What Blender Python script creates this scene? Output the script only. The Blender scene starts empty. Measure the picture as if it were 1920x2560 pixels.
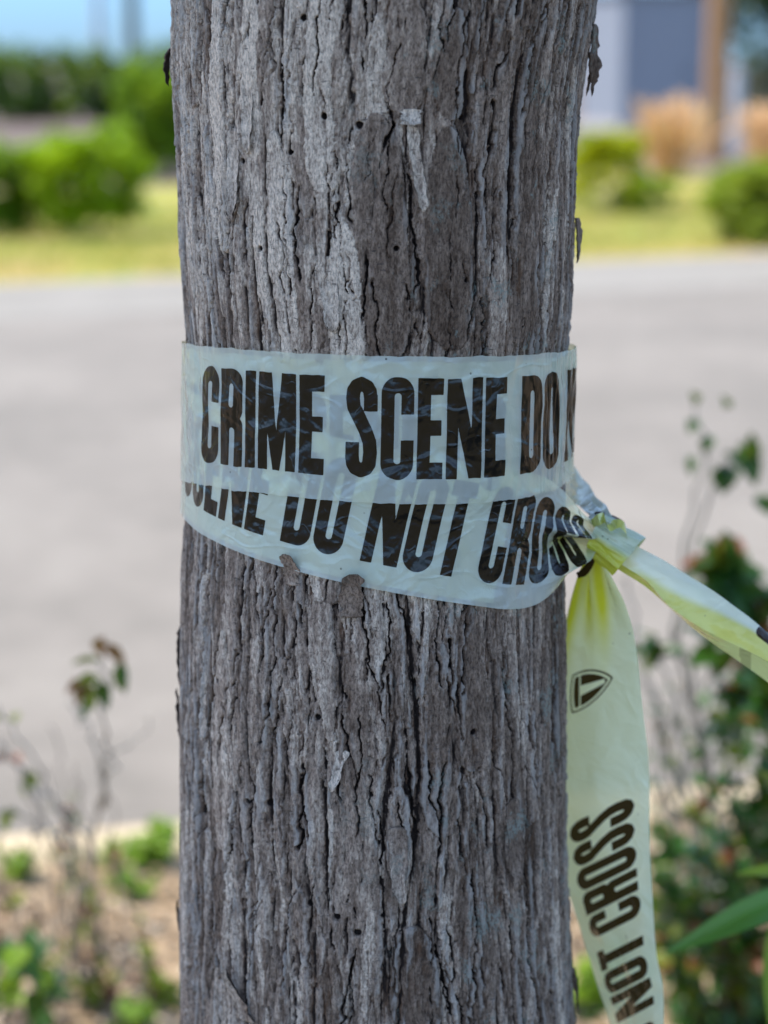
import bpy, math, random
import numpy as np
from mathutils import Vector

S = bpy.context.scene
R_ = math.radians
random.seed(7)
rng = np.random.default_rng(11)

# ------------------------------------------------------------------ camera
FPX, PW, PH = 5000.0, 1920, 2560          # focal length in photo pixels
CAM_H, PITCH = 1.30, R_(12.7)
CP, SP = math.cos(PITCH), math.sin(PITCH)
cd = bpy.data.cameras.new("camera")
cam = bpy.data.objects.new("camera", cd)
S.collection.objects.link(cam)
cam.location = (0, 0, CAM_H)
cam.rotation_euler = (math.pi / 2 - PITCH, 0, 0)
cd.sensor_fit = 'VERTICAL'
cd.sensor_height = 36.0
cd.lens = 36.0 * FPX / PH
cd.clip_start, cd.clip_end = 0.05, 3000
cd.dof.use_dof = True
cd.dof.focus_distance = 1.062
cd.dof.aperture_fstop = 4.8
S.camera = cam

# ------------------------------------------------------------------ sky, sun, exposure
SUN_EL = R_(60)
SUN_DIR = Vector((-0.95, 0.17, 0)).normalized() * math.cos(SUN_EL) + Vector((0, 0, math.sin(SUN_EL)))
W = bpy.data.worlds.new("World")
S.world = W
W.use_nodes = True
wn = W.node_tree
bg = wn.nodes["Background"]
sky = wn.nodes.new("ShaderNodeTexSky")
sky.sky_type = 'NISHITA'
sky.sun_disc = False
sky.sun_elevation = SUN_EL
sky.sun_rotation = math.atan2(SUN_DIR.x, SUN_DIR.y)
sky.air_density, sky.dust_density, sky.ozone_density = 1.0, 0.6, 1.5
wn.links.new(sky.outputs[0], bg.inputs[0])
bg.inputs[1].default_value = 0.15
# clearer, bluer air low over the horizon
tcw = wn.nodes.new("ShaderNodeTexCoord")
sep = wn.nodes.new("ShaderNodeSeparateXYZ")
mrw = wn.nodes.new("ShaderNodeMapRange")
mrw.interpolation_type = 'SMOOTHSTEP'
mrw.inputs[1].default_value, mrw.inputs[2].default_value = 0.02, 0.22
mxa = wn.nodes.new("ShaderNodeMix")
mxa.data_type = 'RGBA'
mxa.inputs[6].default_value, mxa.inputs[7].default_value = (0.185, 0.32, 0.58, 1), (1, 1, 1, 1)
mxb = wn.nodes.new("ShaderNodeMix")
mxb.data_type, mxb.blend_type = 'RGBA', 'MULTIPLY'
mxb.inputs[0].default_value = 1
wn.links.new(tcw.outputs["Generated"], sep.inputs[0])
wn.links.new(sep.outputs[2], mrw.inputs[0])
wn.links.new(mrw.outputs[0], mxa.inputs[0])
wn.links.new(sky.outputs[0], mxb.inputs[6])
wn.links.new(mxa.outputs[2], mxb.inputs[7])
wn.links.new(mxb.outputs[2], bg.inputs[0])
sl = bpy.data.lights.new("sun", 'SUN')
sl.energy = 2.55
sl.angle = R_(0.53)
sl.color = (1.0, 0.95, 0.86)
so = bpy.data.objects.new("sun", sl)
S.collection.objects.link(so)
so.rotation_euler = (-SUN_DIR).to_track_quat('-Z', 'Y').to_euler()
so.location = SUN_DIR * 30
S.view_settings.view_transform = 'Standard'
S.view_settings.look = 'None'
S.view_settings.exposure = 1.52
S.view_settings.gamma = 1
S.render.engine = 'CYCLES'
S.cycles.use_denoising = True
S.cycles.max_bounces = 10
S.cycles.transparent_max_bounces = 16
S.cycles.sample_clamp_indirect = 6


# ------------------------------------------------------------------ picture <-> place
def ray(px, py):
    a, b = (px - PW / 2) / FPX, (PH / 2 - py) / FPX
    return Vector((a, CP + b * SP, -SP + b * CP))


def at(px, py, Y):
    d = ray(px, py)
    t = Y / d.y
    return Vector((0, 0, CAM_H)) + d * t


def ground(px, py, z=0.0):
    d = ray(px, py)
    return Vector((0, 0, CAM_H)) + d * ((z - CAM_H) / d.z)


def project(X, Y, Z):
    dep = Y * CP - (Z - CAM_H) * SP
    up = Y * SP + (Z - CAM_H) * CP
    return PW / 2 + FPX * X / dep, PH / 2 - FPX * up / dep


# ------------------------------------------------------------------ helpers
def tag(o, label=None, cat=None, group=None, kind=None):
    if label: o['label'] = label
    if cat: o['category'] = cat
    if group: o['group'] = group
    if kind: o['kind'] = kind
    return o


def empty(name, loc=(0, 0, 0)):
    o = bpy.data.objects.new(name, None)
    o.empty_display_size = 0.1
    S.collection.objects.link(o)
    o.location = loc
    return o


def mesh_obj(name, verts, faces, mat, parent=None, smooth=True, attrs=None):
    """verts Nx3 in world space; a child keeps its world place"""
    v = np.asarray(verts, dtype=np.float32).reshape(-1, 3)
    off = np.zeros(3, np.float32)
    if parent is not None:
        p = parent
        while p is not None:
            off += np.array(p.location, np.float32)
            p = p.parent
        v = v - off
    me = bpy.data.meshes.new(name)
    if isinstance(faces, np.ndarray):
        n, k = faces.shape
        me.vertices.add(len(v))
        me.vertices.foreach_set("co", v.ravel())
        me.loops.add(n * k)
        me.loops.foreach_set("vertex_index", faces.astype(np.int32).ravel())
        me.polygons.add(n)
        me.polygons.foreach_set("loop_start", np.arange(0, n * k, k, dtype=np.int32))
        me.update(calc_edges=True)
    else:
        me.from_pydata([tuple(map(float, x)) for x in v], [], faces)
    me.validate()
    me.polygons.foreach_set("use_smooth", np.full(len(me.polygons), bool(smooth)))
    for k_, arr in (attrs or {}).items():
        a = me.attributes.new(k_, 'FLOAT', 'POINT')
        a.data.foreach_set("value", np.asarray(arr, np.float32).ravel())
    me.materials.append(mat)
    o = bpy.data.objects.new(name, me)
    S.collection.objects.link(o)
    if parent is not None:
        o.parent = parent
    return o


def grid_faces(nr, nc, wrap=False):
    i = np.arange(nr - 1)[:, None] * nc
    if wrap:
        j = np.arange(nc)[None, :]
        j2 = (j + 1) % nc
    else:
        j = np.arange(nc - 1)[None, :]
        j2 = j + 1
    return np.stack([i + j, i + j2, i + nc + j2, i + nc + j], -1).reshape(-1, 4)


_perm = np.random.default_rng(3).permutation(4096)
_grad = np.random.default_rng(4).uniform(0, 2 * math.pi, 4096)
_gx, _gy = np.cos(_grad).astype(np.float32), np.sin(_grad).astype(np.float32)


def perlin(x, y, seed=0):
    x = np.asarray(x, np.float32); y = np.asarray(y, np.float32)
    xi = np.floor(x).astype(np.int64); yi = np.floor(y).astype(np.int64)
    xf = x - xi; yf = y - yi

    def g(ix, iy, dx, dy):
        h = _perm[(ix + _perm[(iy + seed * 131) & 4095]) & 4095]
        return _gx[h] * dx + _gy[h] * dy
    u = xf * xf * xf * (xf * (xf * 6 - 15) + 10)
    v = yf * yf * yf * (yf * (yf * 6 - 15) + 10)
    a = g(xi, yi, xf, yf); b = g(xi + 1, yi, xf - 1, yf)
    c = g(xi, yi + 1, xf, yf - 1); d = g(xi + 1, yi + 1, xf - 1, yf - 1)
    return ((a + (b - a) * u) + ((c + (d - c) * u) - (a + (b - a) * u)) * v) * 1.5


def fbm(x, y, seed, octv=3):
    r, a = 0, 1.0
    for k in range(octv):
        r = r + a * perlin(x * 2 ** k, y * 2 ** k, seed + k * 17)
        a *= 0.5
    return r


def sstep(x, a, b):
    t = np.clip((x - a) / (b - a), 0, 1)
    return t * t * (3 - 2 * t)


def catmull(pts, n):
    """n points on a smooth curve through pts (k x dim), even in the parameter"""
    p = np.asarray(pts, float)
    p = np.vstack([2 * p[0] - p[1], p, 2 * p[-1] - p[-2]])
    k = len(p) - 3
    t = np.linspace(0, k, n)
    i = np.minimum(t.astype(int), k - 1)
    f = (t - i)[:, None]
    p0, p1, p2, p3 = p[i], p[i + 1], p[i + 2], p[i + 3]
    return 0.5 * (2 * p1 + (p2 - p0) * f + (2 * p0 - 5 * p1 + 4 * p2 - p3) * f ** 2 + (3 * p1 - p0 - 3 * p2 + p3) * f ** 3)


def tube(path, radii, sides=7):
    """verts, faces (quads) of a tapered tube along a path"""
    p = np.asarray(path, float)
    n = len(p)
    r = np.interp(np.linspace(0, 1, n), np.linspace(0, 1, len(radii)), radii)
    tan = np.gradient(p, axis=0)
    tan /= np.linalg.norm(tan, axis=1)[:, None] + 1e-9
    ref = np.array([0.3, 0.9, 0.1]) if abs(tan[:, 1]).mean() < 0.8 else np.array([1.0, 0, 0])
    a = np.cross(tan, ref); a /= np.linalg.norm(a, axis=1)[:, None]
    b = np.cross(tan, a)
    ang = np.linspace(0, 2 * math.pi, sides, endpoint=False)
    v = p[:, None, :] + r[:, None, None] * (np.cos(ang)[None, :, None] * a[:, None, :] + np.sin(ang)[None, :, None] * b[:, None, :])
    return v.reshape(-1, 3), grid_faces(n, sides, True)


class MB:
    """collects quads into one mesh"""
    def __init__(s):
        s.v, s.f, s.n, s.t = [], [], 0, []

    def add(s, v, f, tone=0.5):
        v = np.asarray(v, float)
        s.v.append(v); s.f.append(np.asarray(f) + s.n); s.n += len(v)
        s.t.append(np.broadcast_to(np.asarray(tone, float), (len(v),)))

    def box(s, x0, x1, y0, y1, z0, z1):
        v = [(x, y, z) for z in (z0, z1) for y in (y0, y1) for x in (x0, x1)]
        s.add(v, [(0, 2, 3, 1), (4, 5, 7, 6), (0, 1, 5, 4), (2, 6, 7, 3), (0, 4, 6, 2), (1, 3, 7, 5)])

    def build(s, name, mat, parent=None, smooth=True):
        return mesh_obj(name, np.vstack(s.v), np.vstack(s.f), mat, parent, smooth, {'tone': np.concatenate(s.t)})


# ------------------------------------------------------------------ materials
def new_mat(name):
    m = bpy.data.materials.new(name)
    m.use_nodes = True
    nt = m.node_tree
    nt.nodes.clear()
    out = nt.nodes.new("ShaderNodeOutputMaterial")
    return m, nt, out


class NT:
    def __init__(s, nt): s.nt = nt

    def n(s, typ, **kw):
        nd = s.nt.nodes.new("ShaderNode" + typ)
        for k, v in kw.items():
            if k.startswith("i_"):
                key = k[2:]
                nd.inputs[int(key) if key.isdigit() else key.replace("_", " ")].default_value = v
            else:
                setattr(nd, k, v)
        return nd

    def l(s, a, b): s.nt.links.new(a, b)

    def noise(s, vec, scale, detail=4, rough=0.55, dist=0.0):
        nd = s.n("TexNoise", i_Scale=scale, i_Detail=detail, i_Roughness=rough, i_Distortion=dist)
        s.l(vec, nd.inputs["Vector"])
        return nd.outputs["Fac"]

    def mapping(s, vec, scale):
        nd = s.n("Mapping"); nd.inputs["Scale"].default_value = scale
        s.l(vec, nd.inputs["Vector"]); return nd.outputs[0]

    def ramp(s, fac, stops, interp='LINEAR'):
        nd = s.n("ValToRGB"); cr = nd.color_ramp; cr.interpolation = interp
        while len(cr.elements) < len(stops): cr.elements.new(0.5)
        for e, (p, c) in zip(cr.elements, stops):
            e.position = p; e.color = (*c, 1) if len(c) == 3 else c
        s.l(fac, nd.inputs[0]); return nd.outputs[0]

    def maprange(s, v, a, b, c=0.0, d=1.0):
        nd = s.n("MapRange"); nd.inputs[1].default_value = a; nd.inputs[2].default_value = b
        nd.inputs[3].default_value = c; nd.inputs[4].default_value = d
        s.l(v, nd.inputs[0]); return nd.outputs[0]

    def math(s, op, a, b=None):
        nd = s.n("Math", operation=op)
        for k, x in enumerate((a, b)):
            if x is None: continue
            if isinstance(x, (int, float)): nd.inputs[k].default_value = x
            else: s.l(x, nd.inputs[k])
        return nd.outputs[0]

    def mixc(s, fac, a, b, blend='MIX'):
        nd = s.n("Mix", data_type='RGBA', blend_type=blend)
        for key, x in ((0, fac), (6, a), (7, b)):
            if isinstance(x, (int, float)): nd.inputs[key].default_value = x
            elif isinstance(x, tuple): nd.inputs[key].default_value = (*x, 1)
            else: s.l(x, nd.inputs[key])
        return nd.outputs[2]

    def attr(s, name):
        return s.n("Attribute", attribute_name=name).outputs["Fac"]

    def obj(s): return s.n("TexCoord").outputs["Object"]

    def mixs(s, fac, a, b):
        nd = s.n("MixShader")
        if isinstance(fac, (int, float)): nd.inputs[0].default_value = fac
        else: s.l(fac, nd.inputs[0])
        s.l(a, nd.inputs[1]); s.l(b, nd.inputs[2]); return nd.outputs[0]

    def bump(s, h, strength, dist, normal=None):
        nd = s.n("Bump"); nd.inputs["Strength"].default_value = strength; nd.inputs["Distance"].default_value = dist
        s.l(h, nd.inputs["Height"])
        if normal is not None: s.l(normal, nd.inputs["Normal"])
        return nd.outputs[0]


def ground_mat(name, stops, scale, detail=6, bump=0.0, bscale=60, rough=0.9, stretch=(1, 1, 1)):
    m, nt, out = new_mat(name); N = NT(nt)
    pos = N.n("NewGeometry").outputs["Position"]
    vec = N.mapping(pos, stretch)
    f = N.noise(vec, scale, detail, 0.62)
    f2 = N.noise(vec, scale * 9, 3, 0.6)
    f = N.math('ADD', N.math('MULTIPLY', f, 0.7), N.math('MULTIPLY', f2, 0.3))
    c = N.ramp(f, stops)
    b = N.n("BsdfPrincipled", i_Roughness=rough)
    b.inputs["Specular IOR Level"].default_value = 0.25
    N.l(c, b.inputs["Base Color"])
    if bump:
        N.l(N.bump(N.noise(vec, bscale, 4), 0.6, bump), b.inputs["Normal"])
    N.l(b.outputs[0], out.inputs[0])
    return m


def leaf_mat(name, a, b_, trans=0.35, rough=0.45, c=None):
    m, nt, out = new_mat(name); N = NT(nt)
    t = N.attr("tone")
    stops = [(0.0, a), (1.0, b_)] if c is None else [(0.0, a), (0.6, b_), (1.0, c)]
    col = N.ramp(t, stops)
    n_ = N.noise(N.obj(), 90, 3)
    col = N.mixc(N.math('MULTIPLY', n_, 0.35), col, tuple(0.55 * x for x in a))
    d = N.n("BsdfPrincipled", i_Roughness=rough)
    d.inputs["Specular IOR Level"].default_value = 0.35
    tr = N.n("BsdfTranslucent")
    N.l(col, d.inputs["Base Color"]); N.l(N.mixc(0.5, col, (0.30, 0.36, 0.03)), tr.inputs[0])
    N.l(N.mixs(trans, d.outputs[0], tr.outputs[0]), out.inputs[0])
    return m


def solid_mat(name, col, rough=0.6, var=0.25, scale=6, stretch=(1, 1, 1), metal=0.0, bump=0.0):
    m, nt, out = new_mat(name); N = NT(nt)
    v = N.mapping(N.obj(), stretch)
    f = N.noise(v, scale, 5, 0.6)
    c = N.ramp(f, [(0.25, tuple(x * (1 - var) for x in col)), (0.75, tuple(min(1, x * (1 + var)) for x in col))])
    b = N.n("BsdfPrincipled", i_Roughness=rough, i_Metallic=metal)
    N.l(c, b.inputs["Base Color"])
    if bump: N.l(N.bump(f, 0.5, bump), b.inputs["Normal"])
    N.l(b.outputs[0], out.inputs[0])
    return m


def bark_material():
    m, nt, out = new_mat("grey_bark"); N = NT(nt)
    o = N.obj()
    tone, cav, layer = N.attr("tone"), N.attr("cav"), N.attr("layer")
    streak = N.noise(N.mapping(o, (1, 1, 0.10)), 330, 4, 0.65)
    grain = N.noise(N.mapping(o, (1, 1, 0.45)), 900, 3, 0.7)
    blot = N.noise(N.mapping(o, (1, 1, 0.35)), 38, 4, 0.6)
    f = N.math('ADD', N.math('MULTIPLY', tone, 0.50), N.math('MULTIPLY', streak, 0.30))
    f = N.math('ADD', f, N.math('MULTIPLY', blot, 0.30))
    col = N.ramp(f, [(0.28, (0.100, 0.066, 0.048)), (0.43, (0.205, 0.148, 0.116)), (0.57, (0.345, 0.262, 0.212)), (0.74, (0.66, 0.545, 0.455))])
    gr = N.ramp(grain, [(0.34, (0.38, 0.34, 0.32)), (0.50, (1.0, 1.0, 1.0)), (0.64, (1.35, 1.33, 1.30))])
    col = N.mixc(0.85, col, gr, 'MULTIPLY')
    pit = N.noise(N.mapping(o, (1, 1, 0.42)), 420, 4, 0.75)
    col = N.mixc(0.62, col, N.ramp(pit, [(0.36, (0.42, 0.36, 0.33)), (0.5, (1, 1, 1)), (0.66, (1.3, 1.28, 1.26))]), 'MULTIPLY')
    # small dark cross marks on the smooth plates
    len_ = N.noise(N.mapping(o, (0.28, 0.28, 1)), 700, 2, 0.5)
    lm = N.maprange(len_, 0.66, 0.72)
    col = N.mixc(N.math('MULTIPLY', lm, 0.65), col, (0.05, 0.042, 0.042))
    # weathered orange-brown where inner bark shows, dark red-brown in the fissures
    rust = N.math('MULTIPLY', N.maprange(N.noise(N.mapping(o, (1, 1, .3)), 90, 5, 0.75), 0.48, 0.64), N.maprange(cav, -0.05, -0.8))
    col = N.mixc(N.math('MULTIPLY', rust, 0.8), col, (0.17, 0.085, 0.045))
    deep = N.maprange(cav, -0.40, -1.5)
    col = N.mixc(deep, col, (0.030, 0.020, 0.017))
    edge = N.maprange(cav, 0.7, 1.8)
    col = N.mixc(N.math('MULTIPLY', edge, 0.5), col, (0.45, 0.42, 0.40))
    # blue-green lichen
    sx = N.n("SeparateXYZ"); N.l(o, sx.inputs[0])
    ln = N.noise(N.mapping(o, (1, 1, 0.6)), 46, 5, 0.75)
    ln2 = N.noise(o, 520, 3, 0.7)
    lic = N.math('MULTIPLY', N.maprange(ln, 0.565, 0.62), N.maprange(ln2, 0.42, 0.56))
    lic = N.math('MULTIPLY', lic, N.maprange(sx.outputs[0], -0.03, 0.06, 0.18, 0.95))
    col = N.mixc(N.math('MULTIPLY', lic, 0.75), col, (0.26, 0.30, 0.275))
    b = N.n("BsdfPrincipled", i_Roughness=0.86)
    b.inputs["Specular IOR Level"].default_value = 0.22
    N.l(col, b.inputs["Base Color"])
    h = N.math('ADD', N.math('MULTIPLY', streak, 0.6), N.math('MULTIPLY', grain, 0.6))
    h = N.math('ADD', h, N.math('MULTIPLY', pit, 0.9))
    N.l(N.bump(h, 0.9, 0.0016), b.inputs["Normal"])
    N.l(b.outputs[0], out.inputs[0])
    return m


def tape_material(name="printed_barrier_film", folded=False):
    m, nt, out = new_mat(name); N = NT(nt)
    o = N.obj()
    sdf = N.attr("print_distance")
    ink = N.maprange(sdf, 0.11, -0.11)
    lay = N.attr("layers")      # where the film lies folded over itself its yellow deepens
    w1 = N.noise(o, 38, 2, 0.45, 0.8)
    w2 = N.noise(o, 150, 2, 0.5)
    cre = N.noise(N.mapping(o, (1.0, 1.0, 1.7)), 17, 2, 0.6, 0.4)
    cre = N.maprange(N.math('ABSOLUTE', N.math('SUBTRACT', cre, 0.5)), 0.0, 0.035, 1.0, 0.0)
    cre2 = N.noise(N.mapping(o, (1.6, 1.6, 1.0)), 46, 2, 0.6, 0.3)
    cre2 = N.maprange(N.math('ABSOLUTE', N.math('SUBTRACT', cre2, 0.5)), 0.0, 0.03, 0.4, 0.0)
    w1 = N.math('ADD', w1, N.math('MULTIPLY', N.math('ADD', cre, cre2), 0.055))
    nrm = N.bump(N.math('ADD', w1, N.math('MULTIPLY', w2, 0.10)), 0.8, 0.005)
    dif = N.n("BsdfDiffuse"); dif.inputs[0].default_value = (0.84, 0.93, 0.92, 1)
    trn = N.n("BsdfTranslucent"); trn.inputs[0].default_value = (0.88, 0.88, 0.34, 1)
    tra = N.n("BsdfTransparent"); tra.inputs[0].default_value = (0.97, 0.97, 0.80, 1)
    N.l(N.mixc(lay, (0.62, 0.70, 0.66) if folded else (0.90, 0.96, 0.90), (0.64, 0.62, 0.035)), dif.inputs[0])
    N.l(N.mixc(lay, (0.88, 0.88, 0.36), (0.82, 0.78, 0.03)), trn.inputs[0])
    sheet = N.mixs(0.10 if folded else N.maprange(N.attr('contact'), 0, 1, 0.36, 0.18), dif.outputs[0], trn.outputs[0])
    sheet = N.mixs(0.02 if folded else N.math('MULTIPLY', N.maprange(lay, 0, 1, 1.0, 0.1), N.maprange(N.attr('contact'), 0, 1, 0.07, 0.50)), sheet, tra.outputs[0])
    inkd_ = N.n("BsdfDiffuse"); inkd_.inputs[0].default_value = (0.010, 0.008, 0.008, 1)
    inkt = N.n("BsdfTranslucent"); inkt.inputs[0].default_value = (0.085, 0.052, 0.012, 1)
    inkd = N.n("MixShader"); inkd.inputs[0].default_value = 0.4
    N.l(inkd_.outputs[0], inkd.inputs[1]); N.l(inkt.outputs[0], inkd.inputs[2])
    dv = N.n('TexVoronoi', i_Scale=110.0, i_Randomness=1.0); N.l(o, dv.inputs['Vector'])
    dirt = N.math('MULTIPLY', N.maprange(dv.outputs['Distance'], 0.085, 0.06), N.maprange(N.noise(o, 60, 2), 0.56, 0.60))
    ink = N.math('MAXIMUM', ink, N.math('MULTIPLY', dirt, 0.8))
    body = N.mixs(ink, sheet, inkd.outputs[0])
    gl = N.n("BsdfGlossy", i_Roughness=0.14)
    N.l(nrm, gl.inputs["Normal"]); N.l(nrm, dif.inputs["Normal"])
    lw = N.n("LayerWeight", i_Blend=0.5); N.l(nrm, lw.inputs["Normal"])
    fr = N.math('ADD', N.math('MULTIPLY', N.math('POWER', lw.outputs["Facing"], 5.0), 0.90), 0.045)
    sh = N.mixs(fr, body, gl.outputs[0])
    N.l(sh, out.inputs[0])
    return m


M_bark = bark_material()
M_tape = tape_material()
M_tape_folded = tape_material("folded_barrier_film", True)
M_mulch = ground_mat("bark_mulch", [(0.30, (0.14, 0.092, 0.055)), (0.45, (0.28, 0.195, 0.115)), (0.6, (0.40, 0.29, 0.175)), (0.75, (0.50, 0.385, 0.26))], 22, 8, 0.01, 80)
M_soil = ground_mat("pinkish_soil", [(0.3, (0.085, 0.060, 0.046)), (0.7, (0.165, 0.122, 0.100))], 0.8, 6)
M_road = ground_mat("worn_asphalt", [(0.40, (0.172, 0.150, 0.122)), (0.50, (0.206, 0.178, 0.146)), (0.60, (0.232, 0.202, 0.166))], 0.9, 8, 0.002, 260, 0.85)
M_gutter = ground_mat("gutter_concrete", [(0.3, (0.23, 0.208, 0.175)), (0.7, (0.275, 0.248, 0.21))], 3, 6)
M_kerb = ground_mat("kerb_concrete", [(0.3, (0.42, 0.33, 0.21)), (0.7, (0.54, 0.43, 0.28))], 5, 6)
M_verge = ground_mat("dry_grass_ground", [(0.40, (0.36, 0.24, 0.10)), (0.47, (0.36, 0.28, 0.06)), (0.53, (0.20, 0.24, 0.03)), (0.60, (0.40, 0.28, 0.11))], 0.55, 6)
M_grass = leaf_mat("dry_grass", (0.24, 0.30, 0.02), (0.50, 0.38, 0.10), 0.35)
M_shrub = leaf_mat("bright_shrub_leaf", (0.24, 0.42, 0.002), (0.44, 0.64, 0.004), 0.55)
M_shrub2 = leaf_mat("mid_shrub_leaf", (0.13, 0.28, 0.015), (0.27, 0.44, 0.02), 0.55)
M_yellow = leaf_mat("yellow_green_leaf", (0.46, 0.48, 0.004), (0.66, 0.66, 0.008), 0.6)
M_pale = leaf_mat("pale_green_leaf", (0.26, 0.36, 0.02), (0.40, 0.48, 0.05), 0.55)
M_hedge = leaf_mat("hedge_leaf", (0.07, 0.14, 0.03), (0.15, 0.26, 0.05), 0.45)
M_dark = leaf_mat("dark_tree_leaf", (0.012, 0.035, 0.015), (0.03, 0.07, 0.025), 0.2)
M_orange = leaf_mat("tan_grass_blade", (0.90, 0.45, 0.20), (0.95, 0.62, 0.36), 0.5)
M_crown = leaf_mat("tree_leaf", (0.04, 0.09, 0.015), (0.08, 0.16, 0.02), 0.3)
M_near = leaf_mat("glossy_dark_leaf", (0.012, 0.055, 0.008), (0.03, 0.11, 0.012), 0.25, 0.35)
M_strap = leaf_mat("strap_leaf_green", (0.03, 0.15, 0.02), (0.07, 0.26, 0.05), 0.3, 0.3)
M_bright = leaf_mat("fresh_green_leaf", (0.15, 0.29, 0.02), (0.33, 0.47, 0.05), 0.42, 0.4)
M_red = leaf_mat("young_red_leaf", (0.16, 0.03, 0.015), (0.30, 0.10, 0.05), 0.35, 0.4)
M_olive = leaf_mat("olive_leaf", (0.10, 0.14, 0.01), (0.24, 0.26, 0.02), 0.4, 0.4)
M_twig = solid_mat("twig_bark", (0.16, 0.13, 0.11), 0.8, 0.3, 40)
M_twigp = solid_mat("pale_twig_bark", (0.30, 0.27, 0.23), 0.8, 0.2, 40)
M_polewood = solid_mat("brown_pole_wood", (0.30, 0.16, 0.07), 0.8, 0.3, 8, (6, 6, 0.4))
M_polegrey = solid_mat("grey_pole_wood", (0.16, 0.17, 0.15), 0.8, 0.2, 8, (6, 6, 0.4))
M_metal = solid_mat("galvanised_metal", (0.42, 0.44, 0.46), 0.5, 0.12, 5)
M_panel = solid_mat("grey_metal_panel", (0.22, 0.235, 0.265), 1.0, 0.03, 0.6)
M_trim = solid_mat("dark_grey_trim", (0.12, 0.13, 0.14), 0.5, 0.15, 4)
M_plinth = solid_mat("plinth_concrete", (0.42, 0.37, 0.34), 0.85, 0.15, 4)

# ------------------------------------------------------------------ setting: ground, road, kerbs
DTR, RAD = 1.149, 0.111                    # trunk axis distance, radius


def sheet(name, pts, z, mat, kind='structure'):
    v = [(p[0], p[1], z) for p in pts]
    o = mesh_obj(name, v, [tuple(range(len(v)))], mat, None, False)
    return tag(o, kind=kind)


# near kerb line and far kerb line, taken where the ground plane meets the sight lines
k1, k2 = ground(0, 2085), ground(455, 2052)
f1, f2 = ground(0, 735), ground(1920, 655)


def on_line(a, b, x):
    t = (x - a.x) / (b.x - a.x)
    return a.y + (b.y - a.y) * t


XL, XR = -25.0, 40.0


def offs(a, b, d):
    t = Vector((b[0] - a[0], b[1] - a[1], 0)).normalized()
    n = Vector((-t.y, t.x, 0)) * d
    return (a[0] + n.x, a[1] + n.y), (b[0] + n.x, b[1] + n.y)


def kerb(name, A, B, w, z0, h, mat):
    a, b = Vector((*A, 0)), Vector((*B, 0))
    t = (b - a).normalized()
    n = Vector((-t.y, t.x, 0)) * (1 if w > 0 else -1)
    w = abs(w)
    prof = [(0, z0), (0, z0 + h - .02), (.02, z0 + h), (w - .02, z0 + h), (w, z0 + h - .02), (w, z0)]
    v = [p + n * d + Vector((0, 0, z)) for p in (a, b) for d, z in prof]
    k = len(prof)
    f = [(i, i + 1, k + i + 1, k + i) for i in range(k - 1)] + [tuple(range(k)), tuple(range(2 * k - 1, k - 1, -1))]
    return tag(mesh_obj(name, v, f, mat, None, False), kind='structure')


nearL, nearR = (XL, on_line(k1, k2, XL)), (XR, on_line(k1, k2, XR))
farL, farR = (XL, on_line(f1, f2, XL)), (XR, on_line(f1, f2, XR))
sheet("ground", [(-900, -60), (900, -60), (900, 1200), (-900, 1200)], -0.112, M_soil)
sheet("road", [nearL, nearR, farR, farL], -0.106, M_road)
gl_, gr_ = offs(farL, farR, -0.40)
sheet("gutter", [gl_, gr_, farR, farL], -0.102, M_gutter)
kerb("near_kerb", nearL, nearR, -0.15, -0.11, 0.115, M_kerb)
M_paint = ground_mat("worn_paint", [(0.4, (0.27, 0.245, 0.21)), (0.6, (0.40, 0.37, 0.32))], 6, 5)
for a_, b_, w_ in (((235, 652), (470, 702), .11), ((1500, 700), (1700, 664), .10)):
    A_, B_ = ground(*a_, -.106), ground(*b_, -.106)
    p0, p1 = offs(A_, B_, -w_); p2, p3 = offs(A_, B_, w_)
    sheet("road_marking", [p0, p1, p3, p2], -0.1015, M_paint)
fa, fb = offs(farL, farR, 0.55)
tag(mesh_obj("far_kerb", [(*farL, -0.102), (*farR, -0.102), (*fb, 0.0), (*fa, 0.0)], [(0, 1, 2, 3)], M_gutter, None, False), kind='structure')
ml, mr = offs(nearL, nearR, -0.15)
sheet("mulch_bed", [(XL, -12), (XR, -12), mr, ml], 0.0, M_mulch)
sheet("added_lawn", [(XL, -12), (XR, -12), (XR, 1.9), (XL, 0.6)], 0.004, ground_mat("added_lawn_dry", [(0.3, (0.09, 0.075, 0.035)), (0.7, (0.15, 0.12, 0.06))], 1.2, 6))  # added out of view, to darken what the tape's ink reflects
vl, vr = offs(farL, farR, 0.55)
wl, wr = offs(farL, farR, 9.5)
sheet("grass_verge", [vl, vr, wr, wl], 0.0, M_verge)
sheet("planting_bed", [wl, wr, (200, 200), (-200, 200)], -0.004, M_soil)

# ------------------------------------------------------------------ the tree: trunk
PY_ = [-60, 0, 174, 289, 440, 579, 741, 850, 1000, 1206, 1330, 1420, 1736, 2083, 2315, 2560, 2650]
XL_ = [430, 429, 427, 436, 442, 447, 460, 468, 468, 466, 462, 456, 453, 454, 453, 455, 456]
XR_ = [1510, 1499, 1471, 1454, 1446, 1442, 1436, 1424, 1420, 1412, 1412, 1415, 1416, 1418, 1427, 1437, 1440]
zs, cs, rs = [], [], []
for y, a, b in zip(PY_, XL_, XR_):
    Yp = DTR - RAD ** 2 / DTR
    A, B = at(a, y, Yp), at(b, y, Yp)
    zs.append(A.z); cs.append((A.x + B.x) / 2); rs.append((B.x - A.x) / 2 / 0.9953)
order = np.argsort(zs)
zs, cs, rs = np.array(zs)[order], np.array(cs)[order], np.array(rs)[order]


def prof_c(z): return np.interp(z, zs, cs)


def prof_r(z):
    z = np.asarray(z, float)
    return np.interp(z, zs, rs) + 0.05 * np.clip((0.35 - z) / 0.35, 0, 1) ** 2


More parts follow.
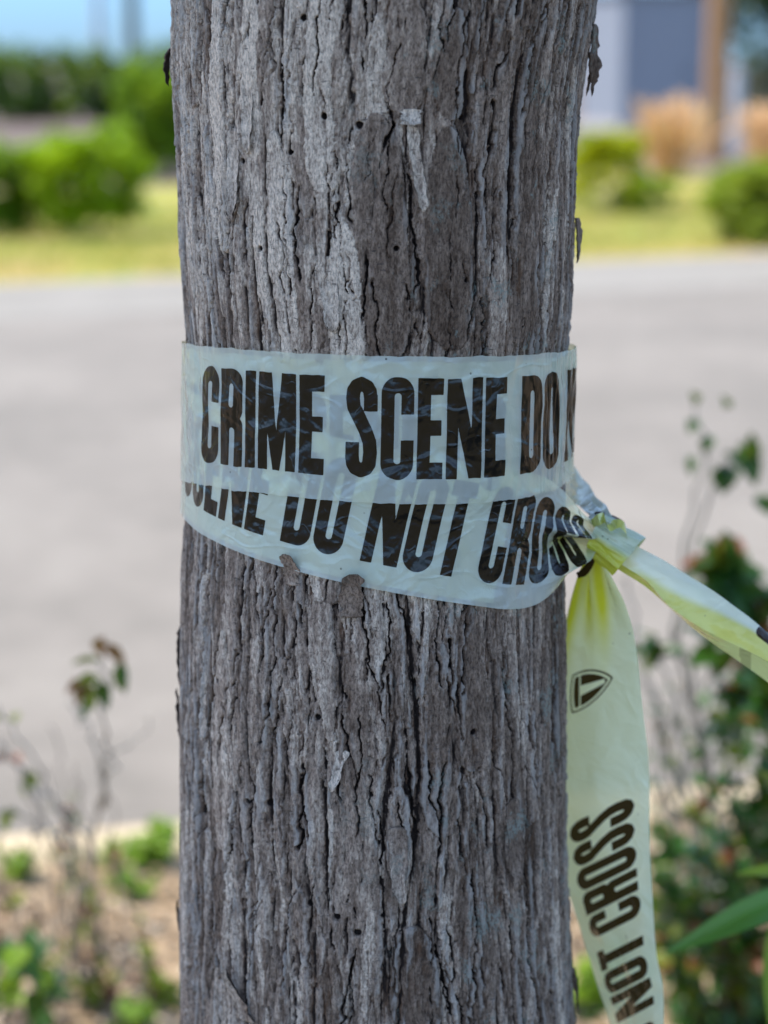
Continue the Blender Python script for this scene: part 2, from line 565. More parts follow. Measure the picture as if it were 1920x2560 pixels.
def bark_field():
    """height of the bark in mm over the unrolled trunk, made of overlapping plates, fissures and fibres"""
    TH = R_(125)
    nu, nz = 1000, 1400
    th = np.linspace(-TH, TH, nu)
    z = np.linspace(0.70, 1.40, nz)
    U = (th * RAD * 1000)[None, :].repeat(nz, 0).astype(np.float32)      # mm
    Z = (z * 1000)[:, None].repeat(nu, 1).astype(np.float32)
    du, dz = U[0, 1] - U[0, 0], Z[1, 0] - Z[0, 0]
    # the grain of the bark leans a little, more towards the foot
    flow = 6 * perlin(U / 90, Z / 260, 1) + 2.0 * perlin(U / 30, Z / 120, 2)
    jag = 1.1 * perlin(U / 7, Z / 16, 5) + 0.9 * perlin(U / 2.6, Z / 6, 6) + 0.45 * perlin(U / 1.1, Z / 2.2, 7)
    Uw = U + flow
    H = -3.5 + 1.6 * perlin(Uw / 26, Z / 190, 8) + 0.8 * perlin(Uw / 9, Z / 70, 9)
    tone = 0.35 + 0.25 * perlin(Uw / 12, Z / 100, 10)
    r = np.random.default_rng(23)
    umax, z0, z1 = TH * RAD * 1000, 700, 1400
    # (count, half width, half length, thickness, lift)
    for cnt, wr, lr, tr, lift, jg in ((300, (5, 12), (70, 190), (1.0, 2.2), 0.9, 1.0), (330, (3.5, 9), (50, 160), (0.8, 2.0), 1.2, 1.0),
                                     (260, (2.4, 6.5), (26, 95), (0.6, 1.7), 1.4, 1.1), (420, (1.1, 3.2), (7, 34), (0.5, 1.5), 1.5, 1.0), (1500, (0.7, 1.9), (2.5, 13), (0.3, 1.0), 0.9, 0.75)):
        for _ in range(cnt):
            uc, zc = r.uniform(-umax, umax), r.uniform(z0, z1)
            w, l = r.uniform(*wr), r.uniform(*lr)
            t = r.uniform(*tr)
            tilt = r.normal(0, 0.05)
            pw = r.uniform(3.0, 9.0)
            side = r.choice([-1, 1]); lf = r.uniform(0.0, lift); endl = r.uniform(-1, 1) * 0.8
            tn = np.clip(r.normal(0.50, 0.24 if w > 3 else 0.13), 0, 1)
            pad = w + 10 + abs(tilt) * l
            i0, i1 = np.searchsorted(U[0], [uc - pad, uc + pad])
            j0, j1 = np.searchsorted(Z[:, 0], [zc - l, zc + l])
            if i1 - i0 < 3 or j1 - j0 < 3: continue
            sl_ = (slice(j0, j1), slice(i0, i1))
            zz = (Z[sl_] - zc) / l
            fc = flow[min(nz - 1, max(0, (j0 + j1) // 2)), min(nu - 1, (i0 + i1) // 2)]
            d = Uw[sl_] - uc - fc - tilt * (Z[sl_] - zc)
            sk = r.uniform(-0.35, 0.35)
            zz2 = zz + 0.10 * d / w
            ww = w * np.clip(1 - np.abs(zz2) ** pw, 0, 1) ** 0.55 * (1 + sk * zz)
            e = ww - np.abs(d) + jag[sl_] * jg * min(1.0, w / 5)
            e = np.where(np.abs(zz2) >= 1, -9, e)
            m = e > 0
            if m.sum() < 20: continue
            Hs = H[sl_]
            hb = 0.55 * np.mean(Hs[m]) + 0.45 * Hs - 0.35 * t
            hp = hb + t * np.clip(e / 0.9, 0.15, 1) ** 0.5 + lf * np.clip(side * d / w, -1, 1) + endl * zz ** 3 - 0.03 * (d / w) ** 2
            Hs[m] = hp[m]
            g = (~m) & (e > -0.9)
            Hs[g] -= (0.9 * (1 + e / 0.9))[g] * 0.8
            ts = tone[sl_]
            ts[m] = (0.25 * ts + 0.75 * tn)[m]
    for px, py, hw, hl, tn, t in ((945, 600, 72, 300, .22, 1.8), (1118, 600, 58, 270, .10, 2.2), (1112, 160, 34, 130, .20, 1.6), (862, 760, 42, 200, .92, 1.2), (640, 160, 24, 230, .95, 1.4),
                                  (560, 300, 26, 330, .85, 1.3), (1300, 330, 36, 230, .18, 1.6), (1300, 700, 36, 170, .25, 1.6), (1000, 130, 44, 150, .45, 1.8), (800, 200, 34, 260, .8, 1.2),
                                  (1045, 2440, 62, 150, .12, 2.2), (1120, 1850, 48, 260, .30, 1.4), (560, 1850, 40, 300, .62, 1.2), (1190, 1720, 44, 220, .28, 1.4), (1010, 2080, 32, 130, .6, 2.0), (700, 640, 40, 300, .8, 1.0)):
        X = (px - 943) / 485
        t_ = math.asin(X)
        for _ in range(6): t_ = math.asin(max(-.99, min(.99, X * (1 - .0966 * math.cos(t_)))))
        uc, zc, w, l = t_ * RAD * 1000, at(px, py, DTR - RAD * math.cos(t_)).z * 1000, hw * .215, hl * .215
        d = U - uc + 2.0 * perlin(Z / 40, Z * 0 + hw, 33)
        zz = (Z - zc) / l
        e = w * np.clip(1 - np.abs(zz + .06 * d / w) ** 4, 0, 1) ** .5 * (1 - .22 * zz) - np.abs(d) + 0.9 * jag
        e = np.where(np.abs(zz) >= 1, -9, e)
        m = e > 0
        hp = 0.75 * np.mean(H[m]) + 0.25 * H + t * np.clip(e / 0.9, .15, 1) ** .5 + 0.5 * d / w
        H[m] = hp[m]; tone[m] = (.15 * tone + .85 * tn)[m]
        g = (~m) & (e > -0.9)
        H[g] -= (1.1 * (1 + e / 0.9))[g]
    # deep wandering fissures
    for wu, wz, hw, dep, sd in ((19, 175, .13, 2.1, 50), (10.5, 95, .12, .7, 53)):
        c = perlin((Uw + .9 * jag) / wu, Z / wz, sd)
        gt = .25 + .75 * sstep(perlin(U / 30, Z / 110, sd + 1), -.35, .25)
        H -= dep * gt * np.exp(-(c / hw) ** 2)
        H += .35 * dep * gt * np.exp(-((np.abs(c) - .34) / .14) ** 2)
    zc1 = Z[:, 0]
    for i in range(340):
        if i < 84:      # long ones, all the way up the trunk
            u0 = -umax + (i + r.uniform(.1, .9)) / 84 * 2 * umax
            za, zb_, wd, dep = 600, 1500, r.uniform(.22, .66), r.uniform(3.0, 7.5)
            thr = r.uniform(-.15, .25)
        else:           # short ones
            u0 = r.uniform(-umax, umax); L_ = r.uniform(16, 80)
            za = r.uniform(690, 1400); zb_ = za + L_; wd, dep = r.uniform(.2, .6), r.uniform(1.2, 4.0); thr = -.4
        line = u0 + 6.5 * perlin(zc1 / 130, zc1 * 0 + i * 1.37, 40) + 3.6 * perlin(zc1 / 42, zc1 * 0 + i * 2.11, 41) + 1.7 * perlin(zc1 / 13, zc1 * 0 + i * .73, 42) + .8 * perlin(zc1 / 4.5, zc1 * 0 + i * .31, 43)
        slant = (.05 + .10 * sstep(np.array([-zc1.mean() + 0.0]), -2000, 0)[0]) * math.sin(i * 1.9) + .10 * sstep(1010 - zc1, 0, 120) * math.sin(u0 / 45)
        line = line - slant * (zc1 - (za + zb_) / 2 if i >= 84 else zc1 - 1050)
        on = sstep(perlin(zc1 / 62, zc1 * 0 + i * 3.3, 44) + .45 * perlin(zc1 / 17, zc1 * 0 + i * 5.1, 45), thr, thr + .18) * sstep(zc1, za, za + 8) * (1 - sstep(zc1, zb_ - 8, zb_))
        ww = wd * (.35 + .9 * on + .8 * np.clip(perlin(zc1 / 9, zc1 * 0 + i * 4.7, 46), 0, 1))
        lo = np.searchsorted(U[0], line.min() - 14); hi = np.searchsorted(U[0], line.max() + 14)
        if hi - lo < 4: continue
        d = U[:, lo:hi] + .55 * flow[:, lo:hi] - line[:, None] + .95 * jag[:, lo:hi]
        k = np.clip(1.3 - np.abs(d) / ww[:, None], 0, 1) ** .6 * on[:, None]
        H[:, lo:hi] -= dep * k
        sd_ = 1 if i % 2 else -1          # one lip of the crack curls up, the other is worn down
        H[:, lo:hi] += on[:, None] * (1.1 * np.exp(-np.clip(d * sd_, 0, 40) / 2.2) * (d * sd_ > 0) - .7 * np.exp(-np.clip(-d * sd_, 0, 40) / 1.8) * (d * sd_ < 0))
        tone[:, lo:hi] -= .22 * k
    # scaly broken surface: many small steps
    for su, sz, am, sd in ((6.5, 60, .50, 71), (3.2, 20, .24, 73), (1.7, 7.0, .20, 75)):
        q = perlin((Uw + 1.2 * jag) / su, Z / sz, sd) + .35 * perlin(U / su * 2.3, Z / sz * 2.6, sd + 1)
        st = np.clip(q / .10, -1, 1)
        am_ = am * (.35 + .65 * sstep(perlin(U / 24, Z / 60, sd + 30), -.25, .25))
        H += am_ * st
        tone += .05 * st
    # fibres and grain
    H += 0.34 * perlin(Uw / 1.5, Z / 15, 60) + 0.22 * perlin(Uw / 0.9, Z / 6, 61) + 0.16 * perlin(U / 1.3, Z / 1.6, 62) + 0.15 * perlin(Uw / 3.5, Z / 16, 63)
    # cross checks (short horizontal cracks) on the plates
    hc = np.abs(perlin(U / 9, Z / 3.2, 66))
    H -= 0.5 * np.clip(1 - hc / 0.05, 0, 1) * sstep(perlin(U / 14, Z / 30, 67), 0.15, 0.4)
    # beetle holes
    holes = [(672, 1760, 1.6), (802, 1788, 1.9), (622, 1998, 1.9), (673, 2003, 1.8), (780, 2250, 1.8), (850, 2280, 2.2), (902, 2318, 2.4), (966, 2279, 1.6),
             (505, 1676, 1.5), (550, 1698, 1.4), (620, 402, 1.8), (658, 620, 1.7), (1150, 293, 1.6), (735, 380, 1.6), (816, 290, 2.0), (760, 45, 1.9), (900, 312, 2.2),
             (1198, 1825, 2.0), (990, 620, 1.5), (1160, 700, 1.4)]
    for px, py, rad in holes:
        X = (px - 943) / 485
        t_ = math.asin(max(-.99, min(.99, X)))
        for _ in range(6): t_ = math.asin(max(-.99, min(.99, X * (1 - .0966 * math.cos(t_)))))
        zz = at(px, py, DTR - RAD * math.cos(t_)).z * 1000
        d = np.hypot(U - t_ * RAD * 1000, Z - zz)
        H -= 5.0 * np.clip(1 - (d / rad) ** 4, 0, 1)
    # light from the left put into the tone: upper left paler, right darker
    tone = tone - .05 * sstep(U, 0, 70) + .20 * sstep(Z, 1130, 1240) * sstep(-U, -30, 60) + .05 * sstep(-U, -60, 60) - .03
    H -= np.percentile(H, 66)
    H = np.where(H > 0, 1.25 * (1 - np.exp(-H / 1.25)), H)
    H = np.clip(H, -11, 1.25)
    # cavity: height against its neighbourhood
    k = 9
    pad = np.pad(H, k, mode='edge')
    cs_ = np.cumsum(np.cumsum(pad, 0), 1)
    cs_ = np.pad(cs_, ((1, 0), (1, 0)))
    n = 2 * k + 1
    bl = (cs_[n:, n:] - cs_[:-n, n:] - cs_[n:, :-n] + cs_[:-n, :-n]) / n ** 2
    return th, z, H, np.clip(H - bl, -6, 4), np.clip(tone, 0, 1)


tree = empty("tree", (float(prof_c(0.0)), DTR, 0.0))
tag(tree, "thick grey furrowed tree trunk with white crime scene tape tied round it", "tree")
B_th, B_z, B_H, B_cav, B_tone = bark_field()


def build_trunk():
    nbk = 70
    TH = B_th[-1]
    back = np.linspace(TH, 2 * math.pi - TH, nbk + 2)[1:-1]
    th = np.concatenate([B_th, back])
    zlo = np.linspace(-0.02, B_z[0], 40)[:-1]
    zhi = np.linspace(B_z[-1], 2.5, 45)[1:]
    z = np.concatenate([zlo, B_z, zhi])

    def full(F):
        f = np.concatenate([F[:1].repeat(len(zlo), 0), F, F[-1:].repeat(len(zhi), 0)], 0)
        a = np.linspace(0, 1, nbk + 2)[1:-1][None, :]
        fill = f[:, -1:] * (1 - a) + f[:, :1] * a
        return np.concatenate([f, fill], 1)
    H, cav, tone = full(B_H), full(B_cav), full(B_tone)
    nb = np.arange(len(B_th), len(th))
    Tn, Zn = np.meshgrid(th[nb], z)
    H[:, nb] += 2.0 * perlin(Tn * 14, Zn * 9, 80) * np.sin(np.linspace(0, math.pi, nbk))[None, :]
    r = prof_r(z)[:, None] + H * 0.001
    x = prof_c(z)[:, None] + r * np.sin(th)[None, :]
    y = DTR - r * np.cos(th)[None, :]
    v = np.stack([x, y, z[:, None].repeat(len(th), 1)], -1).reshape(-1, 3)
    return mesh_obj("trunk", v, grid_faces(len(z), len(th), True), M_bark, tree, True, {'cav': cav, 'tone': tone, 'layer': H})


build_trunk()


def th_at(px):
    X = (px - 943) / 485.0
    t_ = math.asin(max(-.98, min(.98, X)))
    for _ in range(8): t_ = math.asin(max(-.98, min(.98, X * (1 - .0966 * math.cos(t_)))))
    return t_


def flake(th0, z0, w, l, lift, curl=0.4, tilt=0.0, seed=0, base=0.0, top=True, tone=0.5, point=0.6, thick=0.0012, peel=0.0):
    """a loose plate of bark: held on along one end, the free end standing off the trunk (lengths in m)"""
    n, k = 22, 11
    s = np.linspace(0, 1, n)[:, None]; a = np.linspace(-1, 1, k)[None, :]
    wob = 0.28 * perlin(s * 7 + 3.1, np.full_like(s, seed * 1.7), 90) + 0.16 * perlin(s * 19, np.full_like(s, seed * 2.3), 91)
    wid = w * (1 - point * s ** 1.6) * (1 + wob) * np.clip(s / 0.06 + 0.55, 0, 1)
    off = a * wid + tilt * l * s + 0.25 * w * perlin(s * 4, np.full_like(s, seed + .5), 92)
    zz = z0 + (l * s + 0.10 * l * (1 - a ** 2) * s + 0.03 * l * perlin(a * 6, a * 0 + seed, 93) * s) * (1 if top else -1)
    out = base + lift * s ** 1.7 + curl * w * a ** 2 * (0.3 + 0.7 * s) + 0.0006 * perlin(off * 900, zz * 240, 94) + peel * np.abs(wid) * (1 + a) * (0.45 + 0.55 * np.sin(np.pi * s))
    vs, fs = [], []
    for side in (0, 1):
        r = prof_r(zz) + out - side * thick * (1 - .88 * s ** .8)
        t_ = th0 + off / RAD
        vs.append(np.stack([prof_c(zz) + r * np.sin(t_), DTR - r * np.cos(t_), zz + 0 * off], -1).reshape(-1, 3))
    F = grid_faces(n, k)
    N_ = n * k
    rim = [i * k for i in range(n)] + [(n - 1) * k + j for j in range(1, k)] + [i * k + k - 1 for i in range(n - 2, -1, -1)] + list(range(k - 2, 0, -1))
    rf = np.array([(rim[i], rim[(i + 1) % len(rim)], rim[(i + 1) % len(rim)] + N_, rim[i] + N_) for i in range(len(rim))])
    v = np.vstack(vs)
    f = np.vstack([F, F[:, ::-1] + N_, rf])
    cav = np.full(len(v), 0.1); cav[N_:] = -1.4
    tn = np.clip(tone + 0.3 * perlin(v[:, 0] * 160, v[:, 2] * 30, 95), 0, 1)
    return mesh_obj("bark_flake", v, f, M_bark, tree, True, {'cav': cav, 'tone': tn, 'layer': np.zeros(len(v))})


def zpx(px, py, th=None):
    th = th_at(px) if th is None else th
    return at(px, py, DTR - RAD * math.cos(th)).z


def flake_px(px, py, wpx, lpx, lift, **kw):
    k = 1 / 4750.0
    th = kw.pop('th', None)
    th = th_at(px) if th is None else R_(th)
    return flake(th, zpx(px, py, th), wpx * k, lpx * k, lift, **kw)


# chips that stick out over the lower edge of the tape
flake_px(737, 1462, 20, 82, 0.0075, seed=1, tone=0.5, point=0.05, tilt=-0.06, curl=0.05, base=0.001)
flake_px(884, 1540, 32, 112, 0.0085, seed=2, tone=0.25, point=0.25, tilt=0.05, curl=0.12, base=0.001)
# on the face of the trunk
flake_px(1020, 272, 24, 34, 0.004, seed=3, tone=1.0, point=0.1, top=False, base=0.0015)
flake_px(1026, 310, 15, 190, 0.005, seed=4, tone=0.8, point=0.3, top=False, tilt=0.12, base=0.001)
flake_px(868, 1870, 16, 95, 0.006, seed=8, tone=0.95, point=0.5, top=False, tilt=-0.25)
flake_px(1000, 2060, 26, 190, 0.005, seed=9, tone=0.55, point=0.5, top=False, tilt=0.05)
flake_px(620, 2540, 22, 140, 0.007, seed=11, tone=0.6, point=0.5, tilt=-0.32)
flake_px(600, 320, 20, 210, 0.004, seed=12, tone=0.8, point=0.3, top=False)
flake_px(640, 110, 17, 240, 0.003, seed=13, tone=0.95, point=0.2, top=False)
flake_px(815, 640, 22, 170, 0.003, seed=14, tone=0.85, point=0.2, top=False, tilt=0.1)
flake_px(1300, 1990, 30, 230, 0.004, seed=16, tone=0.3, point=0.3, top=False, tilt=-0.05)
# ragged silhouette, both sides
flake_px(440, 120, 12, 90, 0.0015, seed=21, peel=0.75, thick=0.0016, tone=0.15, th=-84, top=False)
flake_px(455, 1720, 6, 85, 0.0020, seed=24, peel=0.75, thick=0.0016, tone=0.4, th=-88)
flake_px(455, 1850, 6, 70, 0.0022, seed=25, peel=0.75, thick=0.0016, tone=0.35, th=-88, point=0.9)
flake_px(1480, 60, 14, 170, 0.0018, seed=30, peel=0.9, thick=0.0016, tone=0.1, th=92, top=False, point=0.85)
flake_px(1462, 130, 13, 105, 0.0042, seed=31, peel=1.5, thick=0.0016, tone=0.02, th=88, top=False, point=0.9, curl=0.1)
flake_px(1440, 545, 16, 110, 0.0006, seed=33, peel=0.45, thick=0.0016, tone=0.4, th=87, top=False, point=0.7)
flake_px(455, 1560, 9, 110, 0.0020, seed=23, peel=0.75, tone=0.45, th=-87, top=False, thick=0.0016, point=0.85)
flake_px(455, 1830, 9, 120, 0.0027, seed=26, peel=0.75, tone=0.4, th=-88, thick=0.0016, point=0.9)
flake_px(455, 2330, 8, 95, 0.0025, seed=27, peel=0.75, tone=0.4, th=-88, thick=0.0016, point=0.9)
flake_px(1432, 2420, 9, 130, 0.0025, seed=37, peel=0.75, tone=0.15, th=89, top=False, thick=0.0016, point=0.85)

# ------------------------------------------------------------------ lettering of the tape as a distance field (mm)
def s_box(x, y, x0, x1, y0, y1):
    return np.maximum(np.maximum(x0 - x, x - x1), np.maximum(y0 - y, y - y1))


def s_rbox(x, y, x0, x1, y0, y1, r):
    cx, cy, hx, hy = (x0 + x1) / 2, (y0 + y1) / 2, (x1 - x0) / 2 - r, (y1 - y0) / 2 - r
    qx, qy = np.abs(x - cx) - hx, np.abs(y - cy) - hy
    return np.hypot(np.maximum(qx, 0), np.maximum(qy, 0)) + np.minimum(np.maximum(qx, qy), 0) - r


def s_poly(x, y, pts):
    """convex polygon"""
    a = sum(pts[i][0] * pts[(i + 1) % len(pts)][1] - pts[(i + 1) % len(pts)][0] * pts[i][1] for i in range(len(pts)))
    if a < 0: pts = pts[::-1]
    d = np.full(np.shape(x), -1e9)
    for i in range(len(pts)):
        (ax, ay), (bx, by) = pts[i], pts[(i + 1) % len(pts)]
        L = math.hypot(bx - ax, by - ay)
        d = np.maximum(d, ((x - ax) * (by - ay) - (y - ay) * (bx - ax)) / L)
    return d


def s_seg(x, y, a, b, r):
    dx, dy = b[0] - a[0], b[1] - a[1]
    t = np.clip(((x - a[0]) * dx + (y - a[1]) * dy) / (dx * dx + dy * dy), 0, 1)
    return np.hypot(x - a[0] - t * dx, y - a[1] - t * dy) - r


def uni(*a): return np.minimum.reduce(a)


def sub(a, *b): return np.maximum.reduce([a] + [-k for k in b])


def g_I(x, y): return s_box(x, y, 0, 7.2, 0, 52)
def g_E(x, y): return uni(s_box(x, y, 0, 7.2, 0, 52), s_box(x, y, 0, 14, 43.4, 52), s_box(x, y, 0, 13.2, 22.4, 30.4), s_box(x, y, 0, 14.2, 0, 8.6))
def g_O(x, y): return sub(s_rbox(x, y, 0, 17.4, -.6, 52.6, 8.69), s_rbox(x, y, 6.9, 10.5, 7.6, 44.4, 1.79))
def g_C(x, y): return sub(g_O(x, y), s_box(x, y, 8.7, 19, 20, 33.2))
def g_D(x, y): return sub(uni(s_rbox(x, y, 0, 17.6, 0, 52, 7.6), s_box(x, y, 0, 9, 0, 52)), s_rbox(x, y, 7.1, 10.6, 8, 44, 1.7))
def g_T(x, y): return uni(s_box(x, y, 0, 16, 43.4, 52), s_box(x, y, 4.4, 11.6, 0, 52))
def g_N(x, y): return uni(s_box(x, y, 0, 6.5, 0, 52), s_box(x, y, 14.5, 21, 0, 52), s_poly(x, y, [(0, 52), (7.6, 52), (21, 0), (13.4, 0)]))
def g_M(x, y): return uni(s_box(x, y, 0, 6.1, 0, 52), s_box(x, y, 17.4, 23.5, 0, 52), s_poly(x, y, [(1, 52), (8.6, 52), (13.8, 0), (9.6, 0)]), s_poly(x, y, [(14.9, 52), (22.5, 52), (13.9, 0), (9.7, 0)]))


def g_R(x, y):
    top = uni(s_rbox(x, y, 0, 17.6, 24, 52, 7), s_box(x, y, 0, 8, 0, 52))
    leg = np.maximum(s_rbox(x, y, 2, 17.3, -12, 27.8, 6.2), -y)
    return sub(uni(top, leg), s_rbox(x, y, 7.1, 10.6, 31.4, 44, 1.7), s_rbox(x, y, 7.1, 10.6, -12, 20.5, 1.7))


def g_S(x, y):
    p = [(13.1, 41.5), (12.6, 44.8), (11.2, 47.2), (8.4, 48.4), (5.6, 47.2), (4.1, 44.8), (3.7, 41), (4.3, 36.4), (7, 31.2), (10.4, 24.6), (12.7, 18.6), (13.2, 13),
         (12.7, 7.2), (11.2, 4.8), (8.4, 3.6), (5.6, 4.8), (4.2, 7.2), (3.7, 10.5)]
    d = uni(*[s_seg(x, y, p[i], p[i + 1], 3.65) for i in range(len(p) - 1)])
    return uni(d, s_box(x, y, 9.5, 16.8, 34.4, 43), s_box(x, y, 0.05, 7.3, 9.5, 18.2))


GL = {'I': (g_I, 7.2), 'E': (g_E, 14.2), 'O': (g_O, 17.4), 'C': (g_C, 17.4), 'D': (g_D, 17.6), 'T': (g_T, 16), 'N': (g_N, 21), 'M': (g_M, 23.5), 'R': (g_R, 17.6), 'S': (g_S, 16.8)}
SPACE = 9.4


def layout():
    u, res = 0.0, []
    for ch in "CRIME SCENE DO NOT CROSS":
        if ch == ' ': u += SPACE; continue
        res.append((ch, u)); u += GL[ch][1] + 1.9
    return res, u - 1.9


LAY, TXT_LEN = layout()
LOGO_U, PERIOD = TXT_LEN + 85, TXT_LEN + 85 + 28 + 130


def shield(x, y):
    """the shield mark, point down, 28 wide and 34 high, origin at the lower left of its box"""
    cx = 14.0

    def out(g):
        w = 14 - g
        a = np.hypot(x - (cx - 22 + w * 0 + 0), y - 27) - (36 - g)
        b = np.hypot(x - (cx + 22), y - 27) - (36 - g)
        top = np.hypot(x - cx, y + 20) - (54 - g)
        return np.maximum.reduce([a, b, top])
    ring = sub(out(0), out(1.3))
    core = out(3.0)
    bar = s_box(x, y, -5, 40, 26.2, 40)
    stem = s_poly(x, y, [(cx - 3.6, 25.0), (cx + 3.6, 25.0), (cx + 1.6, 5), (cx - 1.6, 5)])
    gap = s_box(x, y, -5, 40, 25.0, 26.2)
    inner = sub(core, stem, gap)
    return uni(ring, inner)


def print_sdf(u, v, base=13.0, marks=True):
    u = np.asarray(u, float); v = np.asarray(v, float)
    d = np.full(u.shape, 9.0)
    lo, hi = u.min(), u.max()
    k0, k1 = math.floor(lo / PERIOD) - 1, math.ceil(hi / PERIOD) + 1
    for k in range(k0, k1):
        for ch, u0 in LAY:
            a = u0 + k * PERIOD
            fn, w = GL[ch]
            if a + w < lo - 3 or a > hi + 3: continue
            m = (u > a - 3) & (u < a + w + 3)
            d[m] = np.minimum(d[m], fn(u[m] - a, v[m] - base))
        a = LOGO_U + k * PERIOD
        if marks and a + 28 > lo - 3 and a < hi + 3:
            m = (u > a - 6) & (u < a + 34)
            d[m] = np.minimum(d[m], shield(14 + (u[m] - a - 14) / 1.10, (v[m] - 26) / 1.10) * 1.10)
    return np.clip(d, -6, 6)


# ------------------------------------------------------------------ the tape
tape = empty("barrier_tape", (0.105, 1.10, 1.08))
tag(tape, "pale yellow crime scene tape wrapped round the grey trunk and knotted", "barrier tape")


def z_for(th, r, tabx, taby):
    """height on the cylinder of the point whose sight line follows a measured edge"""
    lo, hi = np.full(th.shape, 0.8), np.full(th.shape, 1.4)
    for _ in range(40):
        mid = (lo + hi) / 2
        X = prof_c(mid) + r * np.sin(th); Y = DTR - r * np.cos(th)
        px, py = project(X, Y, mid)
        up = py > np.interp(px, tabx, taby)       # too low in the picture -> raise
        lo = np.where(up, mid, lo); hi = np.where(up, hi, mid)
    return (lo + hi) / 2


def periodic_edge(th, zz, thf):
    """fit the seen half with a low Fourier series so that it closes behind the trunk"""
    def A(t): return np.stack([np.ones_like(t), np.sin(t), np.cos(t), np.sin(2 * t), np.cos(2 * t)], -1)
    reg = np.diag([0, 1e-3, 1e-3, 2e-2, 2e-2]) * len(th)
    M = A(th)
    c = np.linalg.solve(M.T @ M + reg, M.T @ zz)
    return A(thf) @ c


def strip_mesh(name, P, u, v, base=13.0, marks=True, sdf=None, layers=None, contact=0.0, mat=None):
    nr, nc = P.shape[:2]
    d = print_sdf(u, v, base, marks) if sdf is None else sdf
    o = mesh_obj(name, P.reshape(-1, 3), grid_faces(nr, nc), mat or M_tape, tape, True, {'contact': np.full(d.size, contact), 'print_distance': d.reshape(-1), 'layers': (np.zeros(d.size) if layers is None else np.broadcast_to(layers, d.shape).reshape(-1))})
    return o


def wrap_upper(lift=0.0, inset=0.0, shift=0.0, base=13.0):
    th = np.linspace(R_(-80), R_(80), 161)
    r = RAD + 0.0042
    top = z_for(th, r, [463, 600, 741, 870, 1007, 1140, 1273, 1360, 1431], [861, 873, 884, 890, 893.5, 894, 891, 884, 875])
    bot = z_for(th, r, [457, 560, 648, 780, 926, 1040, 1157, 1308, 1421], [1206, 1220, 1231, 1248, 1260, 1264, 1263, 1250, 1205])
    n = 1300
    thf = np.linspace(-math.pi, math.pi, n)
    zt, zb = periodic_edge(th, top, thf), periodic_edge(th, bot, thf)
    k = 190
    zt = zt + .0007 * perlin(thf * 7, thf * 0, 105) + .0004 * perlin(thf * 19, thf * 0, 106)
    zb = zb + .0007 * perlin(thf * 6, thf * 0, 107) + .0004 * perlin(thf * 21, thf * 0, 108)
    a = np.linspace(0, 1, k)[:, None]
    z = zb[None] * (1 - a) + zt[None] * a
    T = thf[None].repeat(k, 0)
    U = (T - R_(-58.4)) * 113.2
    V = 76 * a.repeat(n, 1)
    U = U + shift
    z = z + inset * (0.5 - a) * 2 - (0.001 if inset else 0.0)
    rr = prof_r(z) + lift + 0.0032 + 0.0007 * perlin(T * 6, z * 40, 101) + 0.0003 * perlin(T * 22, z * 90, 102)
    # loose creased film where it turns the right side of the trunk
    cr = sstep(T, R_(44), R_(66)) * (1 - sstep(T, R_(88), R_(110)))
    rr += cr * (0.0011 * perlin(T * 34 + z * 30, z * 14, 103) + 0.0005 * perlin(T * 70, z * 30, 104) + 0.0006)
    # the free lower edge stands off the band below
    rr += 0.0006 * (1 - a) ** 6
    P = np.stack([prof_c(z) + rr * np.sin(T), DTR - rr * np.cos(T), z], -1)
    strip_mesh("tape_wrap", P, U, V, base, contact=1.0)


def bezier3(p0, p1, p2, p3, t):
    return (1 - t) ** 3 * p0 + 3 * t * (1 - t) ** 2 * p1 + 3 * t * t * (1 - t) * p2 + t ** 3 * p3


KNOT = at(1500, 1343, 1.128)


